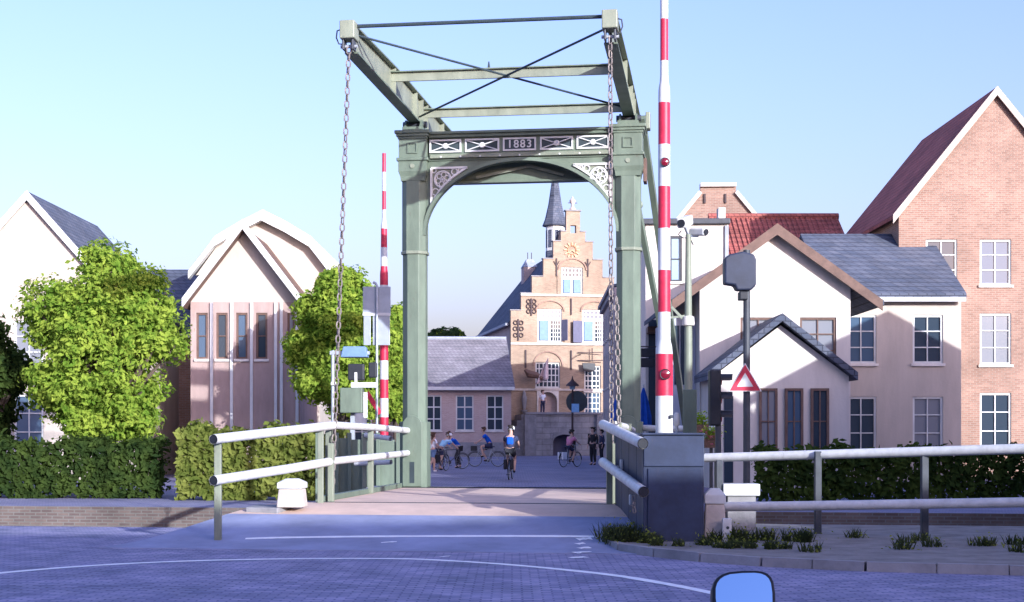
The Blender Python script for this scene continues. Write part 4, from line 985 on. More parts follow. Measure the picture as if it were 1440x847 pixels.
# brick gable behind
D = 62.0; s_ = 2000/D
T = thing('brick_gable_house', 'brick house with flat-topped pale-coped gable behind the white house', 'house', (X_at(1010, D), D, 0), R(-2))
wx = lambda p: (p-1010)/s_; wz = lambda y: Z_at(y, D)
out = [(wx(944), wz(322)), (wx(985), wz(272)), (wx(985), wz(262)), (wx(1035), wz(262)), (wx(1035), wz(272)), (wx(1076), wz(322))]
MB().prism([(wx(944), 0), (wx(1076), 0)]+out[::-1], 0, .35).build('gable_wall', 'gable_brick', T)
MB().box(wx(944)+.05, wx(1076)-.05, .36, 9, 0, wz(322)).build('side_wall', 'gable_brick', T)
MB().prism([(wx(944), wz(322)), (0, wz(262)-.3), (wx(1076), wz(322))], .36, 9).build('roof', 'red_tile', T)
cp = MB()
for p, q in zip(out, out[1:]):
    if abs(p[0]-q[0]) < .01: continue
    cp.bar((p[0], .15, p[1]+.05), (q[0], .15, q[1]+.05), .6, .16)
cp.build('coping', 'stone_pale', T)
for p in (991, 1020): MB().box(wx(p)-.04, wx(p)+.04, -.08, -.002, wz(286), wz(273)).build('wall_anchor', 'iron', T)
# red tiled house
D = 57.0; s_ = 2000/D
T = thing('red_tiled_house', 'house with steep red pantile roof right of the white house', 'house', (X_at(1110, D), D, 0), 0)
wx = lambda p: (p-1110)/s_; wz = lambda y: Z_at(y, D)
ze, zr2 = wz(380), wz(292)
wn_ = wgrid((wx(1070), wx(1130), wx(1180)), 1.0, ((4.4, 6.2),))
front_wall(T, wx(1016), wx(1204), 0, ze, 0, .3, wn_, 'cream_paint')
for q in wn_: window(T, *q, 0)
MB().box(wx(1016), wx(1204), .31, 7, 0, ze).build('side_wall', 'cream_paint', T)
rf = MB().prism([(-.3, ze-.15), (3.5, zr2), (7.3, ze-.15), (7.3, ze), (3.5, zr2+.14), (-.3, ze)], wx(1014), wx(1206), 'x').build('roof', 'red_tile', T)
n = 26
for i in range(n):
    x = wx(1014)+.1+(wx(1206)-wx(1014)-.2)*i/(n-1)
    MB().tube([(x, -.33, ze-.02), (x, 3.5, zr2+.15)], .055, 6).build('pantile_roll', 'red_tile', rf)
MB().tube([(wx(1013), 3.5, zr2+.15), (wx(1207), 3.5, zr2+.15)], .16, 8).build('ridge_tiles', 'red_tile', rf)
MB().box(wx(1013)-.12, wx(1013)+.15, -.35, .2, ze-.1, zr2-.05).build('parapet_end', 'stone_pale', T)
# white gabled house with brown verge and porch
D = 43.0; s_ = 2000/D
T = thing('white_gabled_house', 'white house with brown verge boards and sloping porch at the right bank', 'house', (X_at(1090, D), D, 0), 0)
wx = lambda p: (p-1090)/s_; wz = lambda y: Z_at(y, D)
h0, h1 = wx(984), wx(1196); ze = wz(428); zr3 = wz(326)
k_ = (zr3-ze)/(wx(1090)-wx(945)); zw = ze+k_*(h0-wx(945))
wn_ = wgrid((-.9, .9), 1.1, ((3.6, 5.1),)); wn_ = [(a+.4, b+.4, c_, d_) for a, b, c_, d_ in wn_]
front_wall(T, h0, h1, 0, zw-.1, 0, .3, wn_, 'white_render')
for q in wn_: window(T, *q, 0, fr='timber_brown')
MB().prism([(h0, zw-.099), (h1, zw-.099), (h1, zw-.02), (0, zr3-.02), (h0, zw-.02)], 0, .3).build('gable', 'white_render', T)
MB().box(h0, h1, .31, 8, 0, zw-.1).build('side_wall', 'white_render', T)
rf = roof_y(T, wx(945), wx(1235), 0, 8, ze, zr3, 'slate', .1, .16, oy=.3)
f = MB()
for s in (-1, 1): f.add([(s*wx(943), -.38, ze-.22), (0, -.38, zr3-.14), (0, -.38, zr3+.2), (s*wx(943), -.38, ze+.10), (s*wx(943), -.305, ze-.22), (0, -.305, zr3-.14), (0, -.305, zr3+.2), (s*wx(943), -.305, ze+.10)], [(3,2,1,0),(4,5,6,7),(0,1,5,4),(1,2,6,5),(2,3,7,6),(3,0,4,7)])
f.build('verge_board', 'timber_brown', rf)
an = MB().box(wx(950), h0-.01, .9, 6, 0, ze-.3).build('annex', 'grey_wall', T)
for p in (953, 962, 971): MB().box(wx(p), wx(p+7), .86, .899, wz(540), wz(455)).build('annex_window', 'window_glass', an)
pz0, pz1 = wz(534), wz(462)
pr = MB().prism([(wx(986), 0), (wx(1165), 0), (wx(1165), pz0), (wx(1075), pz1-.1), (wx(986), pz0)], -2.6, -.01).build('porch', 'white_render', T)
MB().prism([(wx(976), pz0-.12), (wx(1075), pz1), (wx(1174), pz0-.12), (wx(1174), pz0+.10), (wx(1075), pz1+.22), (wx(976), pz0+.10)], -2.9, -.02).build('porch_roof', 'slate', pr)
MB().box(wx(1000), wx(1012), -2.64, -2.602, .2, wz(560)).build('porch_door', 'window_glass', pr)
for p in (1046, 1080, 1114): window(T, wx(p), wx(p+24), 1.0, wz(550), -2.72, 2, 2, fr='timber_brown', rec=.07, name='porch_window')
# tall brick house further right
gable_house('tall_brick_house', 'tall brick house with cream ground floor beyond the right edge of the quay', 1400, 50, 6.8, 9.4, 13.6, 9, 'gable_brick', 'red_tile', wgrid((-1.9, 0, 1.9), 1.1, ((1.0, 3.0), (4.0, 5.8), (6.8, 8.4))), fascia='cream_paint')
gable_house('cream_house', 'cream plastered house between the porch and the tall brick house', 1258, 47, 4.4, 6.2, 8.6, 8, 'cream_paint', 'slate', wgrid((-1.1, 1.1), 1.0, ((1.0, 2.8), (3.9, 5.5))), front='x', fascia='white_paint')
# left bank: white gambrel house
D = 55.0; s_ = 2000/D
T = thing('white_gambrel_house', 'cream house with broad white gambrel verge at the left bank', 'house', (X_at(370, D), D, 0), 0)
wx = lambda p: (p-370)/s_; wz = lambda y: Z_at(y, D)
half = [(wx(472), wz(384)), (wx(437), wz(339)), (wx(402), wz(318)), (wx(370), wz(302))]
prof = half+[(-x, z) for x, z in half[::-1][1:]]
wn_ = wgrid((-1.5, 0, 1.5), 1.0, ((4.4, 6.0),))
front_wall(T, wx(290), wx(450), 0, wz(384), 0, .3, wn_, 'cream_paint')
for q in wn_: window(T, *q, 0)
MB().prism([(wx(290), wz(384)+.001), (wx(450), wz(384)+.001)]+[(x*.93, z-.1) for x, z in prof], 0, .3).build('gable', 'cream_paint', T)
MB().box(wx(290), wx(450), .31, 9, 0, wz(384)).build('side_wall', 'cream_paint', T)
rf = MB(); vb = MB()
for p, q in zip(prof, prof[1:]):
    for (b, y0, y1, th, dn) in ((rf, -.1, 9.2, .18, 0), (vb, -.45, -.101, .30, .28)):
        b.add([(p[0], y0, p[1]-dn), (q[0], y0, q[1]-dn), (q[0], y0, q[1]-dn+th), (p[0], y0, p[1]-dn+th), (p[0], y1, p[1]-dn), (q[0], y1, q[1]-dn), (q[0], y1, q[1]-dn+th), (p[0], y1, p[1]-dn+th)], [(3,2,1,0),(4,5,6,7),(0,1,5,4),(1,2,6,5),(2,3,7,6),(3,0,4,7)])
r_ = rf.build('roof', 'stone_pale', T); vb.build('verge_board', 'white_paint', r_)
# pillared house in front of it
D = 50.5; s_ = 2000/D
T = thing('pillared_house', 'pale house with brown eaves and pilasters behind the left tree', 'house', (X_at(345, D), D, 0), 0)
wx = lambda p: (p-345)/s_; wz = lambda y: Z_at(y, D)
ze = wz(425); hx0, hx1 = wx(268), wx(422)
wn_ = [(wx(a), wx(b), wz(505), wz(440)) for a, b in ((276, 292), (304, 320), (332, 348), (360, 376), (404, 414))]
front_wall(T, hx0, hx1, 0, ze, 0, .3, wn_, 'red_plaster')
for q in wn_: window(T, *q, 0, 1, 2, fr='timber_brown')
MB().box(hx0, hx1, .31, 6, 0, ze).build('side_wall', 'red_plaster', T)
for p in (298, 326, 354, 388, 396, 418): MB().box(wx(p)-.05, wx(p)+.05, -.08, -.002, .1, ze-.02).build('pilaster', 'white_paint', T)
MB().prism([(hx0, ze+.001), (hx1, ze+.001), (wx(345), wz(325))], .0, .3).build('gable', 'cream_paint', T)
rf = roof_y(T, hx0, hx1, 0, 4.6, ze, wz(325), 'timber_brown', .18, .12, oy=.5)
k_ = (wz(325)-ze)/(wx(345)-hx0); f = MB()
for s in (-1, 1): f.add([(s*(hx1+.18), -.58, ze-.18*k_-.02), (0, -.58, wz(325)), (0, -.58, wz(325)+.34), (s*(hx1+.18), -.58, ze-.18*k_+.32), (s*(hx1+.18), -.505, ze-.18*k_-.02), (0, -.505, wz(325)), (0, -.505, wz(325)+.34), (s*(hx1+.18), -.505, ze-.18*k_+.32)], [(3,2,1,0),(4,5,6,7),(0,1,5,4),(1,2,6,5),(2,3,7,6),(3,0,4,7)])
f.build('verge_board', 'white_paint', rf)
# far left houses
gable_house('far_left_house', 'pale house with slate roof at the far left quay', 40, 48, 6.4, 6.0, 9.6, 8, 'cream_paint', 'slate', wgrid((-2, 0, 2), 1.0, ((1.0, 2.9), (3.8, 5.4))), group=None)
gable_house('slate_roofed_house', 'brick house with long slate roof behind the left trees', 190, 56, 8.5, 5.6, 8.4, 9, 'gable_brick', 'slate', wgrid((-3, -1, 1, 3), 1.0, ((1.0, 2.9), (3.7, 5.2))), front='x')
gable_house('distant_brick_house', 'distant brick house glimpsed between the left barrier and the portal', 470, 72, 5.0, 4.6, 7.0, 8, 'gable_brick', 'slate_roof', wgrid((-1.4, 1.4), 1.0, ((1.0, 2.9),)), front='x')
gable_house('quay_shade_house', 'unseen brick house added on the near quay to shade the right portal post', 720, 1, 9.5, 7.0, 10.2, 9, 'gable_brick', 'slate', wgrid((-3.2, -1.1, 1.1, 3.2), 1.1, ((1.0, 2.8), (4.0, 5.6))), rot=R(-90), front='x').location = (13.2, 15.6, 0)  # unseen house, placed and sized to shade the right portal post
gable_house('quay_shade_house', 'unseen cream house added on the far quay to shade the white gabled house', 720, 1, 8.0, 6.0, 8.4, 9, 'cream_paint', 'slate', wgrid((-2.6, 0, 2.6), 1.1, ((1.0, 2.8), (4.0, 5.6))), rot=R(-90), front='x').location = (14.2, 33.6, 0)  # out of view, added so its shade falls on the white gabled house
# houses across the street behind the viewpoint: they shade the near road
for i, (xc, w, ez_, rz_, m) in enumerate(((-10, 20, 7.0, 9.4, 'dark_brick'), (10.3, 20, 7.1, 9.5, 'gable_brick'), (29.5, 18, 7.2, 9.7, 'dark_brick'), (47, 16.5, 7.1, 9.7, 'gable_brick'))):
    T = gable_house('terrace_house', ['dark brick terrace house behind the viewpoint, leftmost of the row', 'red brick terrace house straight behind the viewpoint', 'tallest dark brick terrace house behind the viewpoint', 'red brick terrace house at the right end behind the viewpoint'][i],
                720, 1, w, ez_, rz_, 8, m, 'slate', wgrid([-w/2+2+j*2.6 for j in range(int((w-3)/2.6)+1)], 1.1, ((1.0, 2.8), (3.9, 5.6))), rot=math.pi, front='x', group='terrace behind the viewpoint')
    T.location = (xc, -4.2, 0)

# ------------------------------------------------------------------ trees, hedge, weeds
def leaves(b, pts, size, spread=1.0):
    for (p, nrm) in pts:
        n = (Vector(nrm)*.8+Vector((random.gauss(0, .5), random.gauss(0, .5), random.gauss(.1, .5)))).normalized()
        a = n.orthogonal().normalized(); a.rotate(Matrix.Rotation(random.uniform(0, 6.28), 3, n)); c = n.cross(a)
        s = size*random.uniform(.5, 1.5); p = Vector(p)
        k = len(b.v)
        b.v += [tuple(p-a*s), tuple(p-c*s*.55+n*s*.12), tuple(p+a*s), tuple(p+c*s*.55+n*s*.12)]; b.f.append((k, k+1, k+2, k+3))
def crown_points(ells, nclump, per, cr):
    out = []
    for _ in range(nclump):
        (c, r) = random.choices(ells, [e[1][0]*e[1][1]*e[1][2] for e in ells])[0]
        d = Vector((random.gauss(0, 1), random.gauss(0, 1), random.gauss(0, 1))).normalized(); f = random.uniform(.55, 1.0)**.6
        q = Vector((c[0]+d.x*r[0]*f, c[1]+d.y*r[1]*f, c[2]+d.z*r[2]*f)); k = cr*random.uniform(.6, 1.35)
        for _ in range(per):
            e = Vector((random.gauss(0, 1), random.gauss(0, 1), random.gauss(0, 1))).normalized(); g = random.uniform(.3, 1)**.5
            out.append((q+Vector((e.x*k*g, e.y*k*g, e.z*k*.8*g)), (d*.6+e*.7+Vector((0, 0, .25)))))
    return out
def raw_build(b, name, m, parent=None):
    me = bpy.data.meshes.new(name); me.from_pydata(b.v, [], b.f); me.materials.append(MATS[m]); o = bpy.data.objects.new(name, me); C.objects.link(o); o.parent = parent; return o
def tree(name, label, px, D, crown, trunk_r, trunk_h, nclump, per, cr, size, m, group=None, core='leaf_bright'):
    """crown: ellipsoids relative to the trunk foot"""
    T = thing(name, label, 'tree', (X_at(px, D), D, 0), 0, group)
    tr = MB(); top = max(c[2] for c, r in crown)
    tr.tube([(0, 0, 0), (.04, .02, trunk_h*.5), (0, 0, trunk_h), (.05, 0, top*.9)], [trunk_r*1.25, trunk_r, trunk_r*.85, trunk_r*.3], 9)
    t = tr.build('trunk', 'bark', T, smooth=True)
    for c, r in crown:
        for k in range(4):
            w = random.uniform(0, 6.28); e = (c[0]+r[0]*.6*math.cos(w), c[1]+r[1]*.6*math.sin(w), c[2]+r[2]*random.uniform(-.3, .5))
            MB().tube([(0, 0, trunk_h*random.uniform(.75, 1.1)), (e[0]*.5, e[1]*.5, (trunk_h+e[2])/2+.1), e], [trunk_r*.5, trunk_r*.3, trunk_r*.12], 6).build('limb', 'bark', t, smooth=True)
    b = MB(); leaves(b, crown_points(crown, nclump, per, cr), size)
    raw_build(b, 'crown', m, T)
    b = MB(); inner = [(c, (r[0]*.72, r[1]*.72, r[2]*.78)) for c, r in crown]; leaves(b, crown_points(inner, nclump//3, per, cr), size*1.3); raw_build(b, 'inner_foliage', core, T)
    return T
def E(px, D, x0, x1, y0, y1, dep):
    """ellipsoid covering this much of the view at that distance, given relative to the trunk"""
    return ((X_at((x0+x1)/2, D)-X_at(px, D), 0, Z_at((y0+y1)/2, D)), ((x1-x0)/2*D/2000, dep, (y1-y0)/2*D/2000))
def lobes(px, D, x0, x1, y0, y1, dep, n):
    """uneven crown: a few broad lobes plus many small ones pushed out of the outline"""
    out = [E(px, D, x0+(x1-x0)*.14, x1-(x1-x0)*.14, y0+(y1-y0)*.12, y1-(y1-y0)*.08, dep)]
    for _ in range(n):
        w = random.uniform(0, 6.28); q = random.uniform(.45, .8); cx_ = (x0+x1)/2+(x1-x0)/2*q*math.cos(w); cy_ = (y0+y1)/2+(y1-y0)/2*q*math.sin(w)
        r = (x1-x0)*random.uniform(.13, .24); out.append(E(px, D, cx_-r, cx_+r, cy_-r*random.uniform(.7, 1.1), cy_+r*random.uniform(.7, 1.1), dep*random.uniform(.4, .9)))
    return out
tree('pleached_tree', 'bright green dense clipped tree left of the portal behind the chain', 490, 46.5, lobes(490, 46.5, 406, 556, 362, 602, 1.5, 18), .14, 2.0, 1250, 44, .30, .075, 'leaf_bright', 'trees on the left bank')
tree('pleached_tree', 'small bright green tree squeezed between barrier and left portal post', 556, 48, lobes(556, 48, 516, 600, 415, 602, 1.0, 9), .10, 2.0, 420, 44, .27, .075, 'leaf_bright', 'trees on the left bank')
tree('quay_tree', 'large green tree on the far left quay', 150, 37, lobes(150, 37, 45, 250, 335, 640, 1.9, 22), .2, 1.6, 900, 46, .34, .068, 'leaf_bright', 'trees on the left bank')
tree('quay_tree', 'dark leafy tree at the extreme left edge of the quay', -20, 39, lobes(-20, 39, -100, 45, 420, 640, 1.5, 12), .18, 1.4, 300, 40, .34, .10, 'leaf_dark', 'trees on the left bank', core='leaf_dark')
tree('distant_tree', 'distant tree crown showing above the low house roof', 622, 125, [E(622, 125, 595, 650, 466, 500, 2), E(622, 125, 625, 650, 464, 490, 1.5)], .25, 4, 130, 40, .5, .2, 'leaf_far', 'distant trees')
def hedge(label, px0, px1, D, z0, z1, dep, n, m, group):
    T = thing('hedge', label, 'hedge', (X_at((px0+px1)/2, D), D, 0), 0, group); h = (X_at(px1, D)-X_at(px0, D))/2; b = MB(); pts = []
    for _ in range(n):
        f = random.choice((0, 0, 0, 1, 2)); x = random.uniform(-h, h); y = random.uniform(-dep/2, dep/2); z = random.uniform(z0, z1)
        if f < 1: y = -dep/2+random.gauss(0, .07); nr = (0, -1, .2)
        elif f == 1: z = z1+random.gauss(0, .07); nr = (0, 0, 1)
        else: nr = (0, 0, .3)
        z += .08*math.sin(x*3)+.05*math.sin(x*7.3)
        pts.append(((x, y, z), nr))
    leaves(b, pts, .085); raw_build(b, 'foliage', m, T)
    st = MB()
    for k in range(int(h*3)): x = -h+.3+k*(2*h-.6)/max(1, int(h*3)-1); st.tube([(x, 0, 0), (x+.05, 0, z1*.9)], [.03, .015], 5)
    o = st.build('stems', 'bark', T); o['kind'] = 'stuff'
hedge('olive green hedge on the left bank seen between the rails', 255, 486, 34.5, .0, 1.62, .9, 7000, 'leaf_olive', 'hedges')
hedge('darker hedge along the far left quay', -60, 235, 35.5, .0, 1.35, .9, 7000, 'leaf_dark', 'hedges')
hedge('low clipped hedge on the right bank behind the quay railing', 1060, 1480, 33.5, 0, 1.15, .8, 7000, 'leaf_dark', 'hedges')
def tufts(name, label, spots, per, m):
    b = MB()
    for (x, y, z, r, h) in spots:
        for _ in range(per):
            w = random.uniform(0, 6.28); q = r*math.sqrt(random.random()); p = Vector((x+q*math.cos(w), y+q*math.sin(w), z)); a = random.uniform(0, 6.28); l = h*random.uniform(.4, 1.1)
            t = Vector((math.cos(a)*.5, math.sin(a)*.5, 1)); wv = Vector((-math.sin(a), math.cos(a), 0))*.009
            k = len(b.v); m1 = p+t*l*.5; e = p+Vector((t.x*l*1.2, t.y*l*1.2, l*.9))
            b.v += [tuple(p-wv), tuple(p+wv), tuple(m1+wv), tuple(m1-wv), tuple(e)]; b.f += [(k, k+1, k+2, k+3), (k+3, k+2, k+4)]
    o = raw_build(b, name, m); o['label'] = label; o['category'] = 'weeds'; o['kind'] = 'stuff'
sp = [(1.50+random.uniform(-.16, .22), 20.3+random.uniform(-.35, .35), .02, .16, .36) for _ in range(18)]
for i in range(22):
    t = random.random(); x = 1.75+t*1.9; y = 19.85-.95*t+random.uniform(-.5, .35); sp.append((x, y, .10, .10, .10+.08*random.random()))
for i in range(14): sp.append((2.95+random.uniform(-.3, 1.2), 20.05+random.uniform(-.2, .3), .10, .12, .22))
for i in range(14): sp.append((random.uniform(3.5, 9), random.uniform(18, 21.5), .10, .14, .16))
tufts('weeds', 'dry dark weeds along the foot of the cabinet and kerb', sp, 46, 'weed')
wb_ = MB(); leaves(wb_, [((x+random.gauss(0, r*.8), y+random.gauss(0, r*.8), z+abs(random.gauss(0, h*.45))), (0, -.3, 1)) for (x, y, z, r, h) in sp for _ in range(26)], .022)
o_ = raw_build(wb_, 'ground_cover', 'leaf_olive'); o_['label'] = 'small broad-leaved ground cover among the dry weeds at the kerb'; o_['category'] = 'weeds'; o_['kind'] = 'stuff'
for (px, py, D, lab) in ((1000, 616, 27.5, 'flower box with orange and pink flowers on the right rail'), (985, 596, 28.2, 'leafy green potted plant behind the right rail')):
    T = thing('flower_box', lab, 'flower box', P(px, py+14, D)); 
    MB().add([(-.13, -.09, -.0), (.13, -.09, 0), (.13, .09, 0), (-.13, .09, 0), (-.16, -.11, .18), (.16, -.11, .18), (.16, .11, .18), (-.16, .11, .18)], [(3,2,1,0),(4,5,6,7),(0,1,5,4),(1,2,6,5),(2,3,7,6),(3,0,4,7)]).build('box', 'timber_brown', T)
    MB().box(-.03, .03, -.03, .03, -(Z_at(py+14, D)), -.002).build('stand', 'dark_steel', T)
    b = MB(); leaves(b, [((random.gauss(0, .10), random.gauss(0, .07), .26+random.gauss(0, .08)), (0, -.5, 1)) for _ in range(240)], .035); raw_build(b, 'leaves', 'leaf_bright', T)
    if 'flowers' in lab: b = MB(); leaves(b, [((random.gauss(0, .12), random.gauss(-.05, .06), .24+random.gauss(0, .08)), (0, -1, .5)) for _ in range(60)], .035); raw_build(b, 'petals', 'petal', T)['kind'] = 'stuff'

# ------------------------------------------------------------------ street furniture on the square
D = 82.0
T = thing('street_lamp', 'black lamp post with conical hood in front of the town hall platform', 'street lamp', (X_at(805, D), D, 0)); sz = lambda y: Z_at(y, D)
MB().tube([(0, 0, 0), (0, 0, .9), (0, 0, sz(548))], [.11, .07, .055], 10).build('post', 'iron', T, smooth=True)
MB().lathe([(.14, sz(548)), (.20, sz(543))], 8).build('lantern', 'pale_glass', T)
MB().lathe([(.40, sz(543)), (.36, sz(541)), (.12, sz(536)), (.05, sz(533)), (.02, sz(529))], 14).build('lamp_hood', 'iron', T, smooth=True)
MB().lathe([(.62, -.06), (.62, .06)], 20, (.25, .1, sz(565)), 'y').build('round_board', 'bridge_dark', T)
MB().box(-.05, .38, -.10, -.06, sz(580), sz(568)).build('notice_board', 'cloth_lightblue', T)
def parasol(label, px, D, y0, y1, r):
    T = thing('folded_parasol', label, 'parasol', (X_at(px, D), D, 0), 0, 'folded blue parasols'); z0, z1 = Z_at(y1, D), Z_at(y0, D)
    MB().tube([(0, 0, 0), (0, 0, z1+.1)], .03, 8).build('pole', 'white_paint', T); MB().lathe([(.22, 0), (.22, .05), (.05, .1)], 12).build('foot', 'stone_grey', T)
    b = MB(); n = 16; k = 0; prof = [(z0, r), (z0+(z1-z0)*.3, r*.95), (z0+(z1-z0)*.7, r*.55), (z1, .03)]
    for z, q in prof:
        for j in range(n): w = 6.283*j/n; rr = q*(1 if j % 2 else .72); b.v.append((rr*math.cos(w), rr*math.sin(w), z))
    for i in range(3):
        for j in range(n): b.f.append((i*n+j, i*n+(j+1) % n, (i+1)*n+(j+1) % n, (i+1)*n+j))
    b.build('canopy', 'blue_cloth', T)
parasol('folded blue parasol between the chain and the right portal post', 869, 60, 555, 592, .34)
parasol('folded blue parasol between the right post and the barrier', 905, 50, 545, 602, .30)
D = 48.0
T = thing('hanging_sign', 'dark double shop sign projecting right of the portal post', 'shop sign', P(912, 505, D)); 
MB().box(-.26, .22, -.05, .05, .06, .36).build('upper_board', 'black_plastic', T, bevel=.02); MB().box(-.26, .22, -.05, .05, -.28, .03).build('lower_board', 'black_plastic', T, bevel=.02)
MB().tube([(-.28, 0, .42), (.6, .3, .42), (1.0, 4.2, .42)], .02, 6).build('sign_arm', 'iron', T); MB().tube([(-.02, 0, .36), (-.02, 0, .43)], .012, 6).build('hanger', 'iron', T)

# ------------------------------------------------------------------ people and bicycles
def skinned(verts, edges, rad, root, name, m, parent, sub=1, extra=None):
    me = bpy.data.meshes.new(name); me.from_pydata(verts, edges, []); o = bpy.data.objects.new(name+'_src', me); C.objects.link(o)
    o.modifiers.new('skin', 'SKIN'); sv = me.skin_vertices[0].data
    for i, r in enumerate(rad): sv[i].radius = (r, r) if not isinstance(r, tuple) else r
    for i in range(len(rad)): sv[i].use_root = (i == root)
    s = o.modifiers.new('sub', 'SUBSURF'); s.levels = s.render_levels = sub
    bpy.context.view_layer.update(); dg = bpy.context.evaluated_depsgraph_get()
    me2 = bpy.data.meshes.new_from_object(o.evaluated_get(dg)); bpy.data.objects.remove(o)
    if extra:
        bm = bmesh.new(); bm.from_mesh(me2); t = extra.mesh('tmp', m); bm.from_mesh(t); bm.to_mesh(me2); bm.free()
    me2.materials.clear(); me2.materials.append(MATS[m]); me2.name = name
    me2.polygons.foreach_set('use_smooth', [True]*len(me2.polygons)); me2.update()
    r = bpy.data.objects.new(name, me2); C.objects.link(r); r.parent = parent; return r
POSES = {
 'ride': dict(pel=(-.18, 0, .98), waist=(-.10, 0, 1.14), chest=(.04, 0, 1.34), neck=(.10, 0, 1.48), head=(.14, 0, 1.60), top=(.15, 0, 1.74), sh=(.05, .18, 1.40), el=((.22, .23, 1.22), (.22, -.23, 1.22)), wr=((.40, .24, 1.10), (.40, -.24, 1.10)), hand=((.47, .24, 1.08), (.47, -.24, 1.08)),
              hip=(-.16, .09, .94), kn=((.24, .12, .92), (.20, -.12, .70)), an=((.13, .12, .50), (-.02, -.12, .30)), toe=((.27, .12, .46), (.14, -.12, .27))),
 'stand': dict(pel=(0, 0, .95), waist=(0, 0, 1.10), chest=(.01, 0, 1.32), neck=(.01, 0, 1.47), head=(.03, 0, 1.58), top=(.02, 0, 1.72), sh=(0, .19, 1.40), el=((-.03, .25, 1.14), (-.02, -.25, 1.14)), wr=((.06, .25, .92), (.08, -.24, .92)), hand=((.09, .25, .83), (.11, -.24, .83)),
              hip=(0, .09, .90), kn=((.03, .10, .50), (.01, -.10, .50)), an=((-.03, .10, .09), (-.04, -.10, .09)), toe=((.13, .11, .04), (.12, -.11, .04))),
 'walk': dict(pel=(0, 0, .94), waist=(.02, 0, 1.09), chest=(.04, 0, 1.31), neck=(.05, 0, 1.46), head=(.08, 0, 1.57), top=(.07, 0, 1.70), sh=(.03, .17, 1.39), el=((.14, .25, 1.17), (.10, -.27, 1.18)), wr=((.36, .26, 1.08), (.32, -.20, 1.05)), hand=((.44, .25, 1.07), (.40, -.18, 1.04)),
              hip=(0, .09, .89), kn=((.17, .10, .50), (-.06, -.10, .49)), an=((.14, .10, .09), (-.32, -.10, .15)), toe=((.30, .10, .05), (-.20, -.10, .05))),
 'bend': dict(pel=(-.2, 0, .92), waist=(-.08, 0, 1.06), chest=(.12, 0, 1.22), neck=(.22, 0, 1.34), head=(.29, 0, 1.43), top=(.33, 0, 1.56), sh=(.13, .18, 1.28), el=((.34, .24, 1.10), (.34, -.24, 1.10)), wr=((.50, .22, .98), (.50, -.22, .98)), hand=((.57, .21, .95), (.57, -.21, .95)),
              hip=(-.2, .09, .88), kn=((.02, .11, .50), (-.16, -.11, .48)), an=((-.10, .11, .09), (-.30, -.11, .09)), toe=((.06, .12, .04), (-.14, -.12, .04))),
 'sit': dict(pel=(-.1, 0, .56), waist=(-.12, 0, .72), chest=(-.08, 0, .94), neck=(-.05, 0, 1.09), head=(-.02, 0, 1.20), top=(-.02, 0, 1.34), sh=(-.08, .19, 1.02), el=((.02, .27, .78), (.02, -.27, .78)), wr=((.22, .20, .72), (.22, -.20, .72)), hand=((.30, .18, .71), (.30, -.18, .71)),
              hip=(-.1, .09, .53), kn=((.36, .11, .55), (.36, -.11, .55)), an=((.42, .11, .16), (.42, -.11, .16)), toe=((.56, .11, .11), (.56, -.11, .11))),
}
